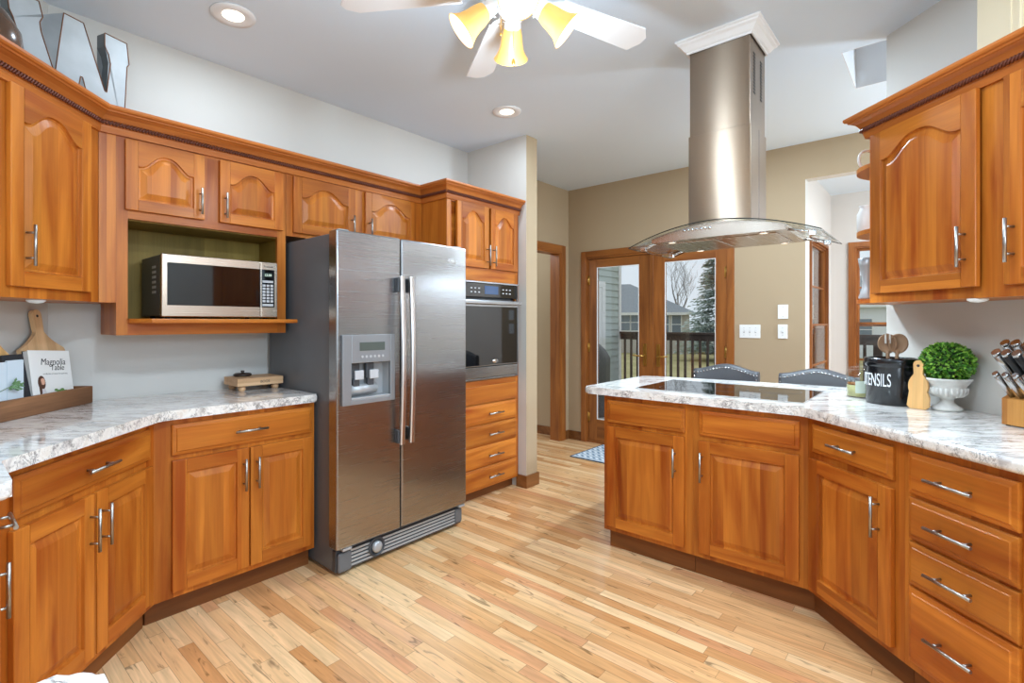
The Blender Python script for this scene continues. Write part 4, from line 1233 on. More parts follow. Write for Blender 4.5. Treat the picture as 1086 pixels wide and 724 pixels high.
# cookbook
bk = thing('cookbook', 'white cookbook with a woman on its cover leaning in the tray', 'book', on_tray(.44, .030), R(41))
E3 = (Matrix.Rotation(R(41), 3, 'Z') @ Matrix.Rotation(R(-11), 3, 'X') @ Matrix.Rotation(R(4), 3, 'Y')).to_euler()
bk.rotation_euler = E3
bw, bh = .205, .245
bm = BM(); box(bm, -bw / 2, bw / 2, 0, .003, 0, bh, 0, .001); cov = link('front_cover', bm, PAPER, bk)
bm = BM(); box(bm, -bw / 2 + .003, bw / 2 - .003, .003, .024, .003, bh - .003); link('page_block', bm, PAPER, bk)
bm = BM(); box(bm, -bw / 2, bw / 2, .024, .027, 0, bh, 0, .001); link('back_cover', bm, BOOKBLK, bk)
text_mesh('title', 'Magnolia', .040, INK, cov, (.012, -.0004, .182), (R(90), 0, 0), .0003, shear=.22, sx=.88)
text_mesh('title', 'Table', .036, INK, cov, (.030, -.0004, .158), (R(90), 0, 0), .0003, shear=.22, sx=.88)
text_mesh('subtitle', 'a collection of recipes for gathering', .0085, plain('grey_ink', (150, 146, 142), .6), cov, (.018, -.0004, .140), (R(90), 0, 0), .0003)
HAIR = plain('brown_hair_print', (84, 50, 34), .6); SKIN = plain('skin_print', (222, 170, 142), .6); TOPW = plain('pale_clothing_print', (214, 208, 206), .6); GRN = plain('leaf_print', (96, 132, 66), .6)
def flat(parent, name, pts, mat, y):
    bm = BM(); extrude_y(bm, pts, y - .0004, 0); return link(name, bm, mat, parent)
def ell(cx, cz, rx, rz, n=20, a0=0): return [(cx + rx * cos(2 * pi * k / n), cz + rz * sin(2 * pi * k / n)) for k in range(n)]
flat(cov, 'cover_picture', ell(-.055, .105, .018, .030) , HAIR, -.0003)
flat(cov, 'cover_picture', [(-.078, .012), (-.030, .012), (-.012, .040), (-.034, .052), (-.042, .078), (-.060, .080), (-.070, .05)], TOPW, -.0004)
flat(cov, 'cover_picture', ell(-.050, .110, .0105, .0145), SKIN, -.0007)
flat(cov, 'cover_picture', [(-.045, .036), (-.012, .032), (.004, .036), (-.010, .042), (-.045, .044)], SKIN, -.0008)
flat(cov, 'cover_picture', [(-.068, .05), (-.070, .10), (-.062, .13), (-.057, .10), (-.058, .06)], HAIR, -.0009)
flat(cov, 'cover_picture', [(-.03, .006), (.098, .006), (.098, .034), (.05, .040), (.0, .030)], plain('dish_print', (206, 200, 190), .6), -.0002)
rr = random.Random(3)
for q in range(9): flat(cov, 'cover_picture', ell(.030 + rr.uniform(-.02, .03), .062 + rr.uniform(-.008, .012), .009, .006, 8), GRN, -.0006 - q * .0001)
flat(cov, 'cover_picture', ell(.018, .024, .030, .006), GRN, -.0005); flat(cov, 'cover_picture', ell(.075, .045, .008, .007), INK, -.0006); flat(cov, 'cover_picture', ell(-.058, .012, .006, .005), INK, -.0012)
# black book / stand to its left
bm = BM(); box(bm, 0, .100, 0, .020, 0, .238, 0, .003); bb = link('spine_cover', bm, BOOKBLK, None)
tag(bb, 'black book standing just left of the white cookbook in the tray', 'book'); bb.name = 'book'
bb.location = on_tray(.234, .036); bb.rotation_euler = (Matrix.Rotation(R(45), 3, 'Z') @ Matrix.Rotation(R(-11), 3, 'X')).to_euler()
bm = BM(); box(bm, .004, .1015, .003, .017, .004, .234); link('page_block', bm, PAPER, bb)
# pale lantern box
lb = thing('lantern_box', 'pale blue-white box on thin metal feet at the left end of the tray', 'box', on_tray(.190, .022), R(45))
bm = BM(); box(bm, 0, .075, 0, .010, .04, .215, 0, .002); link('front_plate', bm, PALEB, lb)
bm = BM(); box(bm, -.06, -.002, 0, .010, .04, .210, 0, .002); link('side_plate', bm, PALEB, lb)
bm = BM()
for x in (.010, .036, .062): tube(bm, [(x, .005, 0), (x, .005, .042)], .003, 8)
link('metal_foot', bm, NICKEL, lb)
# sprig of leaves
bm = BM(); rr = random.Random(5)
def leaf(bm, p, d, n, L, w, mi=0):
    d = d.normalized(); s = d.cross(n).normalized(); nn = s.cross(d)
    vs = [bm.verts.new(p), bm.verts.new(p + d * L * .5 + s * w / 2 + nn * w * .12), bm.verts.new(p + d * L), bm.verts.new(p + d * L * .5 - s * w / 2 + nn * w * .12)]
    f = bm.faces.new(vs); f.material_index = mi
for k in range(26):
    t = rr.uniform(0, 1); p = Vector((-.01 + .045 * t, -.008 - rr.uniform(0, .01), .115 + rr.uniform(-.012, .015)))
    leaf(bm, p, Vector((rr.uniform(.1, 1), rr.uniform(-.5, .0), rr.uniform(-.6, .8))), Vector((rr.uniform(-.3, .3), -1, rr.uniform(-.3, .5))), .020, .010)
tube(bm, [(-.04, -.004, .10), (.0, -.008, .115), (.035, -.012, .125)], .0012, 5)
SPR = plain('sage_leaf', (96, 132, 84), .5)
sp = link('sprig', bm, SPR, lb)
# butcher block
bt = thing('butcher_block', 'thick pale wood cutting block on round feet next to the fridge', 'cutting board', (1.147, 2.800, .9145), R(-1))
bm = BM(); box(bm, 0, .255, 0, .19, .028, .070, 0, .003); link('block', bm, MAPLEX, bt)
bm = BM(); box(bm, .03, .225, .16, .189, .0695, .070); bm.free()
for x in (.035, .22):
    for y in (.03, .16):
        bm = BM(); lathe(bm, [(0, 0), (.013, 0), (.018, .006), (.020, .014), (.018, .022), (.014, .028), (0, .028)], 18, 0, (x, y, 0)); link('foot', bm, MAPLEX, bt)
text_mesh('burnt_lettering', 'BOOS', .020, INK, bt, (.150, -.0006, .041), (R(90), 0, 0), .0003)
bm = BM(); lathe(bm, [(0, 0), (.042, 0), (.048, .004), (.048, .012), (.040, .016), (.01, .018), (.008, .024), (.012, .030), (0, .033)], 28)
tag(link('pot_lid', bm, DWOOD, None, (1.235, 2.945, .9848)), 'dark round lid lying on the back of the pale cutting block', 'lid')

# ------------------------------------------------------------------ things on the right countertop
CZ = .9145
jar = thing('candle_jar', 'clear glass candle jar with yellow-green wax left of the black crock', 'candle', (3.185, .322, CZ))
JG = glass('jar_glass', (.93, .95, .95))
bm = BM(); lathe(bm, [(0, 0), (.050, 0), (.054, .006), (.054, .112), (.050, .122), (.044, .128), (.044, .134), (.040, .134), (.040, .127), (.047, .119), (.051, .110), (.051, .007), (0, .005)], 36); link('glass_body', bm, JG, jar)
bm = BM(); lathe(bm, [(0, .0055), (.0505, .007), (.0505, .062), (0, .062)], 32); link('wax', bm, WAX, jar)
bm = BM(); lathe(bm, [(0, .0622), (.0505, .0622), (.0505, .072), (0, .072)], 32); link('melted_wax', bm, AMBER, jar)
bm = BM(); lathe(bm, [(0, .136), (.041, .136), (.047, .139), (.047, .146), (.030, .152), (.010, .154), (.010, .160), (.014, .168), (0, .172)], 32); link('lid', bm, JG, jar)
bm = BM(); lathe(bm, [(.0545, .025), (.0545, .085)], 32)
bmesh.ops.delete(bm, geom=[v_ for v_ in bm.verts if v_.co.x * -.74 + v_.co.y * -.67 < .028], context='VERTS'); link('paper_label', bm, plain('jar_label', (196, 206, 190), .5), jar)
cr = thing('utensil_crock', 'black glazed ceramic crock lettered UTENSILS holding wooden spoons', 'crock', (3.035, .190, CZ))
bm = BM(); lathe(bm, [(0, 0), (.088, 0), (.093, .005), (.094, .17), (.096, .176), (.100, .180), (.100, .205), (.097, .212), (.090, .212), (.088, .205), (.088, .02), (0, .02)], 48); link('body', bm, CERB, cr)
# lettering wrapped round the crock
def wrap_text(parent, body, size, rad, z, a_mid, mat, sx=1.0):
    o = text_mesh('lettering', body, size, mat, parent, (0, 0, 0), (0, 0, 0), .0008, sx=sx)
    for v_ in o.data.vertices:
        a = a_mid + v_.co.x / rad; rr_ = rad + .0012 + v_.co.z
        v_.co = Vector((rr_ * cos(a), rr_ * sin(a), z + v_.co.y))
    return o
# the word reads left to right for someone in the kitchen; its start turns out of view
wrap_text(cr, 'UTENSILS', .083, .0945, .085, R(142), plain('white_lettering', (226, 228, 230), .5), .40)
def spoon(label, loc, lean_dir, lean, slots, rz):
    o = bpy.data.objects.new('x', None)
    bm = BM()
    # bowl as a dished ellipsoid disc
    prof = []
    n1, n2 = 20, 6
    rings = []
    for j in range(n2 + 1):
        q = j / n2
        rings.append([bm.verts.new((q * .037 * cos(2 * pi * k / n1), -.010 * (1 - q * q), .255 + q * .046 * sin(2 * pi * k / n1))) for k in range(n1)] if j else [bm.verts.new((0, -.0 - .0 + .012, .255))])
    for k in range(n1): 
        bm.faces.new((rings[0][0], rings[1][k], rings[1][(k + 1) % n1]))
    for v_ in rings[1]: v_.co.y = .011
    for j in range(1, n2 + 1):
        q = j / n2
        for v_ in rings[j]: v_.co.y = .012 * (1 - q * q)
    for j in range(1, n2):
        for k in range(n1): bm.faces.new((rings[j][k], rings[j + 1][k], rings[j + 1][(k + 1) % n1], rings[j][(k + 1) % n1]))
    bk_ = [[bm.verts.new((v_.co.x, v_.co.y + .006 - 0 * 1, v_.co.z)) for v_ in rg] for rg in rings]
    for k in range(n1): bm.faces.new((bk_[0][0], bk_[1][(k + 1) % n1], bk_[1][k]))
    for j in range(1, n2):
        for k in range(n1): bm.faces.new((bk_[j][(k + 1) % n1], bk_[j + 1][(k + 1) % n1], bk_[j + 1][k], bk_[j][k]))
    for k in range(n1): bm.faces.new((rings[n2][k], bk_[n2][k], bk_[n2][(k + 1) % n1], rings[n2][(k + 1) % n1]))
    for f in bm.faces: f.smooth = True
    tube(bm, [(0, .004, .0), (0, .004, .12), (0, .004, .205), (0, .006, .222)], [.006, .006, .007, .010], 10)
    o = link('wooden_spoon', bm, SPOON, None)
    o.location = loc
    o.rotation_euler = (Matrix.Rotation(rz, 3, 'Z') @ Matrix.Rotation(lean_dir, 3, 'Y') @ Matrix.Rotation(lean, 3, 'X')).to_euler()
    if slots:
        bm = BM()
        for s in (-.010, .006): box(bm, s, s + .006, -.001, .0125, .255, .299, 0, .001)
        link('slot', bm, plain('slot_gap', (210, 205, 198), .6), o)
    return tag(o, label, 'spoon')
spoon('dark wooden spoon with a round bowl on the right in the crock', (3.018, .182, CZ + .024), R(6), R(-3), False, R(-70))
spoon('dark wooden slotted spoon on the left in the crock', (3.045, .195, CZ + .022), R(-2), R(3), True, R(-75))
bd_ = paddle_board('cutting_board', 'small bamboo paddle board standing between the crock and the white urn', BAMBOO, .080, .125, (2.922, .090, CZ), R(-45), R(3), .082, .016, .012)
bd_.rotation_euler = (Matrix.Rotation(R(-113), 3, 'Z') @ Matrix.Rotation(R(-2), 3, 'X')).to_euler()

ur = thing('potted_boxwood', 'round green boxwood topiary in a white stone urn', 'plant', (2.962, -.002, CZ))
bm = BM(); lathe(bm, [(0, 0), (.048, 0), (.052, .006), (.050, .014), (.036, .022), (.024, .034), (.022, .046), (.028, .054), (.050, .062), (.060, .074), (.064, .092), (.062, .104), (.068, .112), (.078, .128), (.082, .132), (.080, .138), (.070, .138), (.06, .12), (0, .11)], 40)
for k in range(24):
    a = 2 * pi * k / 24; tube(bm, [(.048 * cos(a), .048 * sin(a), .062), (.063 * cos(a), .063 * sin(a), .078), (.066 * cos(a), .066 * sin(a), .098)], [.005, .006, .005], 6)
link('urn', bm, URN, ur)
bm = BM(); bmesh.ops.create_icosphere(bm, subdivisions=3, radius=1)
for v_ in bm.verts: v_.co = Vector((v_.co.x * .078, v_.co.y * .078, .203 + v_.co.z * .074))
rr = random.Random(11)
for k in range(2100):
    z = rr.uniform(-.95, 1); a = rr.uniform(0, 2 * pi); s = math.sqrt(1 - z * z)
    n = Vector((s * cos(a), s * sin(a), z)); p = Vector((n.x * .081, n.y * .081, .203 + n.z * .076))
    d = (n + Vector((rr.uniform(-1, 1), rr.uniform(-1, 1), rr.uniform(-.8, 1)))).normalized()
    leaf(bm, p, d, n + Vector((rr.uniform(-.5, .5), rr.uniform(-.5, .5), rr.uniform(-.3, .5))), rr.uniform(.012, .020), rr.uniform(.008, .012), 1 if rr.random() < .6 else 2)
link('foliage', bm, [LEAFD, LEAF1, LEAF2], ur)

# knife block and knives
KB = (2.676, -.150)
KRZ = R(-128)
kb = thing('knife_block', 'light wood knife block full of steel-handled knives at the right edge', 'knife block', (KB[0], KB[1], CZ), KRZ)
bm = BM(); extrude_x = [(0, .004), (.0, .100), (.05, .16), (.135, .235), (.17, .16), (.17, .004)]
def prof_x(bm, prof, x0, x1):
    lo = [bm.verts.new((x0, y, z)) for y, z in prof]; hi = [bm.verts.new((x1, y, z)) for y, z in prof]
    bm.faces.new(lo); bm.faces.new(hi[::-1])
    for i in range(len(prof)): bm.faces.new((lo[i], hi[i], hi[(i + 1) % len(prof)], lo[(i + 1) % len(prof)]))
prof_x(bm, [(0, .004), (0, .098), (.022, .108), (.050, .140), (.105, .178), (.15, .178), (.15, .004)], 0, .135)
link('block', bm, ACACIA, kb)
bm = BM()
for x in (.012, .123):
    for y in (.012, .138): tube(bm, [(x, y, 0), (x, y, .006)], .007, 8)
link('rubber_foot', bm, BLACK, kb)
KST = plain('knife_steel', (186, 184, 182), .25, 1.0); KBL = plain('knife_black_handle', (30, 30, 32), .35)
def knife(lx, ly, lz, L, up, r, black, label):
    """handle rises from the block towards the kitchen (local -y) and up"""
    d = Vector((0, -cos(up), sin(up)))
    t = thing('knife', label, 'knife', (0, 0, 0), 0, 'knives in the block')
    p = Vector((lx, ly, lz))
    M = Matrix.Translation((KB[0], KB[1], CZ)) @ Matrix.Rotation(KRZ, 4, 'Z')
    t.location = M @ p; t.rotation_euler = (0, 0, KRZ)
    n = Vector((0, sin(up), cos(up)))
    bm = BM()
    def pr(a, b, w0, w1, h0, h1):
        ring = []
        for s_, w_, h_ in ((a, w0, h0), ((a + b) / 2, (w0 + w1) / 2 * 1.05, (h0 + h1) / 2 * .95), (b, w1, h1)):
            c = d * s_
            ring.append([bm.verts.new(c + Vector((w_ * cos(2 * pi * k / 10), 0, 0)) + n * (h_ * sin(2 * pi * k / 10))) for k in range(10)])
        for i in range(2):
            for k in range(10):
                f = bm.faces.new((ring[i][k], ring[i][(k + 1) % 10], ring[i + 1][(k + 1) % 10], ring[i + 1][k])); f.smooth = True
        bm.faces.new(ring[0]); bm.faces.new(ring[2][::-1])
    pr(-.012, L, r * .8, r, r * 1.05, r * 1.45); link('handle', bm, KBL if black else KST, t)
    bm = BM(); pr(L, L + .012, r * 1.02, r * .95, r * 1.5, r * 1.35); link('end_cap', bm, KST, t)
    bm = BM(); box(bm, -.0008, .0008, .01, .03, -.05, -.01); 
    for v_ in bm.verts: v_.co = Vector((v_.co.x, 0, 0)) + d * (-.012 - (v_.co.z + .05)) * -0 + d * (-.01 + (v_.co.z + .01)) + n * (v_.co.y - .02) * .8
    link('blade', bm, CHROME, t)
    return t
for i, x in enumerate((.022, .052, .082, .112)):
    knife(x, .016, .106, .105, R(48), .0085, False, 'slim steel knife handle in the lower front row of the knife block')
kk = [(.020, .055, .146, .125), (.050, .055, .146, .125), (.082, .055, .146, .125), (.112, .055, .146, .12), (.020, .088, .170, .128), (.052, .088, .170, .130), (.086, .090, .170, .128), (.115, .090, .170, .12)]
for i, (x, y, z, L) in enumerate(kk):
    knife(x, y, z, L + .03, R(48 if y < .08 else 52), .0125, i in (1, 2), ('broad steel knife handle in the upper rows of the knife block' if i not in (1, 2) else 'black-handled knife in the middle row of the knife block'))

# ------------------------------------------------------------------ counter stools beyond the peninsula
def stool(x, y, label, rz=0):
    t = thing('counter_stool', label, 'stool', (x, y, 0), rz, 'counter stools at the peninsula')
    # local: front (sitter's knees) towards -x, back at +x
    W2 = .215; K = 16
    bm = BM()
    def topz(v): return .945 + .05 * cos(pi * v / 2) ** 1.2 if abs(v) < 1 else .945
    rgs = []
    for k in range(K + 1):
        v_ = -1 + 2 * k / K; y_ = v_ * W2; xx = .205 - .035 * (v_ * v_)
        zt = .952 + .042 * (0.5 + .5 * cos(pi * v_)); zb = .70
        prof = [(xx - .030, zb), (xx - .034, zb + .03), (xx - .032, zt - .03), (xx - .018, zt - .006), (xx, zt), (xx + .018, zt - .006), (xx + .026, zt - .03), (xx + .026, zb)]
        rgs.append([bm.verts.new((px, y_, pz)) for px, pz in prof])
    for a, b in zip(rgs, rgs[1:]):
        for i in range(8):
            f = bm.faces.new((a[i], a[(i + 1) % 8], b[(i + 1) % 8], b[i])); f.smooth = True
    bm.faces.new(rgs[0]); bm.faces.new(rgs[-1][::-1])
    bk = link('backrest', bm, LEATHER, t)
    bm = BM()
    for k in range(21):
        v_ = -.96 + 1.92 * k / 20; y_ = v_ * W2; xx = .205 - .035 * v_ * v_; zt = .952 + .042 * (.5 + .5 * cos(pi * v_))
        lathe(bm, [(0, .005), (.0042, .004), (.0060, 0)], 10, 0, (xx - .0315, y_, zt - .026), M=Matrix.Rotation(R(-90), 4, 'Y'))
    for s in (-1, 1):
        for q in range(9):
            y_ = s * W2 * .955; xx = .205 - .035 * .91
            lathe(bm, [(0, .005), (.0042, .004), (.0060, 0)], 10, 0, (xx - .0335, y_, .72 + q * .022), M=Matrix.Rotation(R(-90), 4, 'Y'))
    link('nailhead', bm, CHROME, bk)
    bm = BM(); box(bm, -.19, .17, -.21, .21, .60, .675, 0, .03, 4); link('seat', bm, LEATHER, t)
    for sx in (-1, 1):
        for sy in (-1, 1):
            bm = BM(); tube(bm, [(sx * .165 - .01, sy * .18, .62), (sx * .185, sy * .195, 0)], [.020, .014], 8); link('leg', bm, DWOOD, t)
    bm = BM()
    for sy in (-1, 1): tube(bm, [(-.176, sy * .187, .22), (.176, sy * .187, .22)], .011, 8)
    tube(bm, [(-.178, -.187, .24), (-.178, .187, .24)], .011, 8); link('stretcher', bm, DWOOD, t)
    bm = BM()
    for sy in (-1, 1): tube(bm, [(.15, sy * .17, .62), (.19, sy * .17, .74)], .014, 8)
    link('back_post', bm, DWOOD, t)
    return t
stool(3.69, 1.155, 'charcoal leather counter stool with nailheads in front of the glazed doors')
stool(3.70, .605, 'charcoal leather counter stool with nailheads nearer the sunroom opening')

# ------------------------------------------------------------------ wall switches
def plate(ya, yb, za, zb, kind, label):
    t = thing('switch_plate', label, 'switch', (XB, (ya + yb) / 2, 0), 0, 'wall plates beside the glazed doors')
    c = (ya + yb) / 2
    bm = BM(); box(bm, -.007, -.0003, yb - c, ya - c, za, zb, 0, .003); link('plate', bm, WHITEP, t)
    for k in range(kind):
        y_ = (k - (kind - 1) / 2) * .046; zc = (za + zb) / 2
        bm = BM(); box(bm, -.0085, -.007, y_ - .006, y_ + .006, zc - .013, zc + .013); sl = link('switch_surround', bm, KEY, t)
        bm = BM(); box(bm, -.016, -.0085, y_ - .004, y_ + .004, zc - .002, zc + .009, 0, .001); link('toggle', bm, WHITEP, sl)
        bm = BM()
        for s in (-1, 1): tube(bm, [(-.0082, y_, zc + s * .03), (-.0068, y_, zc + s * .03)], .003, 8)
        link('screw', bm, NICKEL, t)
    if not kind:
        bm = BM()
        for s in (-1, 1): tube(bm, [(-.0082, 0, (za + zb) / 2 + s * .04), (-.0068, 0, (za + zb) / 2 + s * .04)], .003, 8)
        link('screw', bm, NICKEL, t)
plate(1.341, 1.176, 1.152, 1.268, 3, 'wide white three-toggle switch plate on the tan wall')
plate(1.044, .968, 1.318, 1.436, 0, 'blank white wall plate, upper of the two narrow ones')
plate(1.044, .972, 1.152, 1.270, 1, 'single white toggle switch plate below the blank plate')

# ------------------------------------------------------------------ rug
def rug_mat():
    k = NT('chevron_rug')
    tc = k.n('TexCoord'); sep = k.n('SeparateXYZ'); k.l(tc.outputs['Object'], sep.inputs[0])
    zig = k.math('MULTIPLY', k.math('PINGPONG', sep.outputs[0], .05), 1.0)
    s = k.math('FRACT', k.math('MULTIPLY', k.math('ADD', sep.outputs[1], zig), 16.0))
    k.l(k.ramp(s, [(.44, lin(128, 150, 168)), (.52, lin(214, 222, 228))]), k.b.inputs['Base Color'])
    return k.set(Roughness=.9)
bm = BM(); box(bm, 0, .62, -1.05, 0, 0.0005, .009, 0, .003)
rg_ = tag(link('door_mat', bm, rug_mat(), None, (4.222, 2.652, 0)), 'blue and white patterned mat on the floor before the glazed doors', 'rug')
bm = BM(); box(bm, -.012, 0, -1.05, 0, .0005, .008); box(bm, -.012, .62, 0, .012, .0005, .008); link('mat_border', bm, plain('navy_border', (60, 66, 84), .9), rg_)
# ------------------------------------------------------------------ outside
def lawn_mat():
    k = NT('winter_lawn'); tc = k.n('TexCoord')
    nz = k.n('TexNoise', i_Scale=.6, i_Detail=6.0); k.l(tc.outputs['Object'], nz.inputs['Vector'])
    k.l(k.ramp(nz.outputs[0], [(.35, lin(168, 158, 104)), (.65, lin(196, 184, 132))]), k.b.inputs['Base Color'])
    return k.set(Roughness=.95)
bm = BM(); box(bm, -60, 160, -90, 110, -1.20, -1.10); struct('ground', bm, lawn_mat())
DK = wood('weathered_deck_boards', (176, 172, 166), (146, 142, 138), 'y', stave=.14, rough=.8, coat=0)
bm = BM(); box(bm, XB + .11, 9.35, .96, 9.0, -.16, -.10); box(bm, 6.25, 9.35, -6, .96, -.16, -.10); struct('deck', bm, DK)
bm = BM()
for x, y in ((5.2, 1.2), (9.2, 1.2), (9.2, 4.5), (5.2, 4.5), (9.2, -4), (6.4, -4)): box(bm, x - .07, x + .07, y - .07, y + .07, -1.1, -.16)
box(bm, 9.15, 9.30, -6, 9, -.36, -.16)
struct('deck_support', bm, DWOOD)
RAILC = plain('dark_brown_railing', (78, 62, 54), .6)
rl = thing('deck_railing', 'dark brown deck railing with square balusters outside the glazed doors', 'railing', (9.24, 0, -.10))
Y0_, Y1_ = -5.5, 4.68
bm = BM(); box(bm, -.07, .07, Y0_, Y1_, 1.17, 1.21, 0, .005); box(bm, -.02, .02, Y0_, Y1_, 1.06, 1.17, 0, .003); link('top_rail', bm, RAILC, rl)
bm = BM(); box(bm, -.02, .02, Y0_, Y1_, .08, .17); link('bottom_rail', bm, RAILC, rl)
y_ = Y1_ - .10
nb = 0
while y_ > Y0_:
    bm = BM(); box(bm, -.055, -.02, y_ - .018, y_ + .018, .05, 1.10); link('baluster', bm, RAILC, rl); y_ -= .128; nb += 1
for y_ in (2.60, .72, -1.2, -3.2, -5.1):
    bm = BM(); box(bm, -.05, .05, y_ - .05, y_ + .05, 0, 1.17); link('post', bm, RAILC, rl)

SIDC = plain('pale_green_grey_siding', (186, 196, 190), .7)
bm = BM()
sy = 4.72
for k in range(32):
    z = -1.1 + k * .125
    vs = [bm.verts.new(p) for p in ((8.2 - 1.9, sy - .020, z), (9.18, sy - .020, z), (9.18, sy - .002, z + .125), (6.3, sy - .002, z + .125))]
    bm.faces.new(vs)
    vs = [bm.verts.new(p) for p in ((6.3, sy - .020, z), (6.3, sy, z), (9.18, sy, z), (9.18, sy - .020, z))]
    bm.faces.new(vs)
box(bm, 6.3, 9.18, sy, sy + .12, -1.1, 2.95); box(bm, 9.18, 9.27, sy - .03, sy + 3, -1.1, 2.95, 1)
struct('wall_exterior_wing', bm, [SIDC, WHITEP])
dr3 = bpy.data.objects.new('door_3', None); COL.objects.link(dr3); dr3.location = (7.55, sy - .02, -.10); dr3['kind'] = 'structure'
bm = BM(); box(bm, -.12, 0, -.04, 0, 0, 2.14); box(bm, .92, 1.04, -.04, 0, 0, 2.14); box(bm, 0, .92, -.04, 0, 2.03, 2.14); link('casing', bm, WHITEP, dr3)
bm = BM(); box(bm, 0, .14, -.03, 0, 0, 2.03); box(bm, .78, .92, -.03, 0, 0, 2.03); box(bm, .14, .78, -.03, 0, 0, .35); box(bm, .14, .78, -.03, 0, 1.90, 2.03); box(bm, .14, .78, -.03, 0, 1.10, 1.16); box(bm, .14, .78, -.03, 0, 1.52, 1.56); link('leaf', bm, WHITEP, dr3)
bm = BM(); box(bm, .14, .78, -.014, -.008, .35, 1.90); link('glass', bm, plain('dark_window_glass', (44, 52, 56), .08), dr3)

# covered grill on the deck
bm = BM(); K = 20
gx, gy = 6.90, 4.02
rgs = []
for z, s, w_ in ((-.10, 1.0, .02), (.30, .96, .03), (.62, .98, .02), (.74, 1.0, .01), (.86, .80, 0), (.95, .52, 0), (.985, .22, 0)):
    rgs.append([bm.verts.new((s * .34 * abs(cos(t)) ** .6 * (1 if cos(t) > 0 else -1) * (1 + w_ * sin(7 * t)), s * .30 * abs(sin(t)) ** .6 * (1 if sin(t) > 0 else -1) * (1 + w_ * cos(9 * t)), z)) for t in [2 * pi * k / (K * 2) for k in range(K * 2)]])
for a, b in zip(rgs, rgs[1:]):
    for i in range(K * 2): f = bm.faces.new((a[i], a[(i + 1) % (K * 2)], b[(i + 1) % (K * 2)], b[i])); f.smooth = True
bm.faces.new(rgs[0]); bm.faces.new(rgs[-1][::-1])
tag(link('covered_grill', bm, plain('charcoal_vinyl_cover', (58, 58, 64), .55, bump=.6, bscale=9), None, (gx, gy, 0), (0, 0, R(20))), 'barbecue grill under a charcoal cover on the deck outside', 'grill')

# neighbour's house
BRK = NT('tan_brick'); tc = BRK.n('TexCoord'); bt_ = BRK.n('TexBrick', i_Scale=2.4); BRK.l(tc.outputs['Object'], bt_.inputs['Vector'])
bt_.inputs['Color1'].default_value = lin(168, 148, 134); bt_.inputs['Color2'].default_value = lin(152, 132, 120); bt_.inputs['Mortar'].default_value = lin(190, 184, 176)
BRK.l(bt_.outputs[0], BRK.b.inputs['Base Color']); BRICK = BRK.set(Roughness=.85)
SHING = plain('grey_shingles', (150, 156, 160), .85, var=.08, vscale=8)
WIN = plain('far_window_glass', (120, 134, 146), .1)
def house(name, label, loc, rz, wx, wy, h, rh, wallm, windows, inset=3.0, gable=False):
    t = thing(name, label, 'house', loc, rz)
    bm = BM(); box(bm, 0, wx, 0, wy, 0, h); link('wall', bm, wallm, t)
    bm = BM(); o = .45
    a = [(-o, -o), (wx + o, -o), (wx + o, wy + o), (-o, wy + o)]
    lo = [bm.verts.new((x, y, h - .05)) for x, y in a]
    hi = [bm.verts.new((inset, wy / 2, h + rh)), bm.verts.new((wx - inset, wy / 2, h + rh))]
    for f in ((lo[0], lo[1], hi[1], hi[0]), (lo[1], lo[2], hi[1]), (lo[2], lo[3], hi[0], hi[1]), (lo[3], lo[0], hi[0]), (lo[3], lo[2], lo[1], lo[0])): bm.faces.new(f)
    link('roof', bm, SHING, t)
    bm = BM()
    box(bm, -o, wx + o, -o - .02, -o + .1, h - .22, h - .02); box(bm, -o - .02, -o + .1, -o, wy + o, h - .22, h - .02); box(bm, wx + o - .1, wx + o + .02, -o, wy + o, h - .22, h - .02); link('fascia', bm, WHITEP, t)
    for side, c, z0, ww, hh in windows:
        bm = BM()
        if side == 'f': box(bm, c - ww / 2 - .08, c + ww / 2 + .08, -.06, 0, z0 - .08, z0 + hh + .08)
        else: box(bm, -.06, 0, c - ww / 2 - .08, c + ww / 2 + .08, z0 - .08, z0 + hh + .08)
        fr = link('window', bm, WHITEP, t)
        bm = BM()
        if side == 'f': box(bm, c - ww / 2, c + ww / 2, -.08, -.05, z0, z0 + hh / 2 - .03); box(bm, c - ww / 2, c + ww / 2, -.08, -.05, z0 + hh / 2 + .03, z0 + hh)
        else: box(bm, -.08, -.05, c - ww / 2, c + ww / 2, z0, z0 + hh / 2 - .03); box(bm, -.08, -.05, c - ww / 2, c + ww / 2, z0 + hh / 2 + .03, z0 + hh)
        link('pane', bm, WIN, fr)
    return t
house('neighbour_house', 'brick neighbouring house with grey hipped roof beyond the deck railing', (34.8, 24.4, -1.1), R(-68.8), 11.0, 8.5, 3.15, 2.5, BRICK,
      [('f', 6.35, 1.75, .75, 1.25), ('f', 7.2, 1.75, .75, 1.25), ('f', 8.05, 1.75, .75, 1.25), ('f', 9.35, 1.55, .42, 1.35), ('f', 10.1, 1.55, .62, 1.35)], 4.6)
house('neighbour_house', 'white-sided house seen through the sunroom window', (42.0, 9.0, -1.1), R(-84), 13, 8, 3.6, 2.2, plain('white_siding', (236, 239, 242), .7),
      [('f', 2.2, 1.2, 1.0, 1.4), ('f', 4.6, 1.2, 1.6, 1.4), ('f', 7.4, 1.2, 1.0, 1.4), ('f', 10.5, 1.2, 1.0, 1.4)], 3.2)
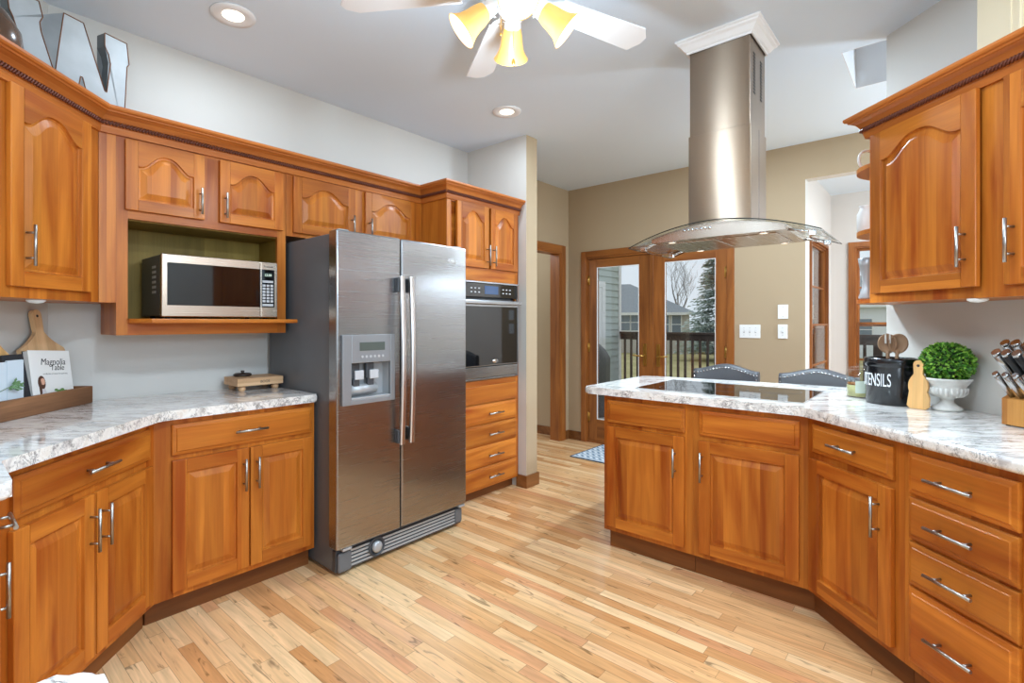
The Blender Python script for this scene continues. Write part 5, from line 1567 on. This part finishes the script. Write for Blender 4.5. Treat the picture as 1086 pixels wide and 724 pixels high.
# white van
vn = thing('van', 'white van parked beyond the railing near the evergreen', 'van', (39.2, 13.9, -1.1), R(-70))
bm = BM(); extrude_y(bm, [(0, .35), (0, 1.9), (.25, 2.25), (3.6, 2.3), (4.5, 1.35), (5.3, 1.15), (5.4, .35)], 0, 1.9); link('body', bm, WHITEP, vn)
bm = BM()
for a, b in ((.3, 1.3), (1.45, 2.5), (2.65, 3.55)): box(bm, a, b, -.01, 0, 1.35, 1.95)
link('window', bm, plain('van_glass', (96, 116, 140), .1), vn)
for x in (1.0, 4.3):
    for y in (.1, 1.8):
        bm = BM(); tube(bm, [(x, y - .12, .35), (x, y + .12, .35)], .35, 18); link('wheel', bm, BLACK, vn)

# bare tree
bm = BM(); rr = random.Random(21)
def branch(p, d, L, r, lev):
    n = 3; pts = [p]; rs = [r]
    for i in range(n):
        d = (d + Vector((rr.uniform(-.16, .16), rr.uniform(-.16, .16), rr.uniform(-.04, .12)))).normalized()
        p = p + d * (L / n); pts.append(p); rs.append(r * (1 - .45 * (i + 1) / n))
    tube(bm, pts, rs, 5 if lev > 1 else 8, 0, False)
    if lev >= 5: return
    for k in range(3 if lev < 4 else 3):
        q = pts[1 + (k % 3)] if lev else pts[rr.choice((2, 3))]
        side = Vector((rr.uniform(-1, 1), rr.uniform(-1, 1), rr.uniform(.2, .9))).normalized()
        branch(q, (d * .7 + side * .75).normalized(), L * rr.uniform(.58, .80), max(.010, rs[-1] * .62), lev + 1)
branch(Vector((0, 0, 0)), Vector((0, 0, 1)), 3.6, .28, 0)
BARK = plain('grey_bark', (150, 146, 144), .9)
tag(link('bare_tree', bm, BARK, None, (49.4, 19.0, -1.1)), 'tall leafless tree behind the neighbouring house roof', 'tree')
# evergreen
ev = thing('evergreen_tree', 'dark evergreen tree with drooping branches right of the brick house', 'tree', (33.4, 10.3, -1.1))
bm = BM(); tube(bm, [(0, 0, 0), (0, 0, 7.6)], [.2, .03], 8); link('trunk', bm, BARK, ev)
bm = BM(); rr = random.Random(9)
for k in range(1100):
    t = rr.random() ** 1.25; z = .7 + 7.0 * t; Rm = 2.5 * (1 - t) ** .85 + .08
    a = rr.uniform(0, 2 * pi); L = Rm * rr.uniform(.6, 1.05)
    d = Vector((cos(a), sin(a), 0)); s_ = Vector((-sin(a), cos(a), 0))
    tip = d * L + Vector((0, 0, z - .10 * L + .08)); 
    for q in range(5):
        f0 = .3 + .16 * q
        c = d * L * f0 + Vector((0, 0, z - .12 * L * f0)); w_ = .32 * (1 - f0 * .55)
        for sg_ in (-1, 1):
            e = c + d * .30 + s_ * sg_ * w_ + Vector((0, 0, rr.uniform(-.14, .05)))
            bm.faces.new([bm.verts.new(c), bm.verts.new(c + d * .22), bm.verts.new(e)])
link('foliage', bm, plain('spruce_hazed', (188, 200, 193), .95, var=.1), ev)  # foliage colour paled to hold the distance haze
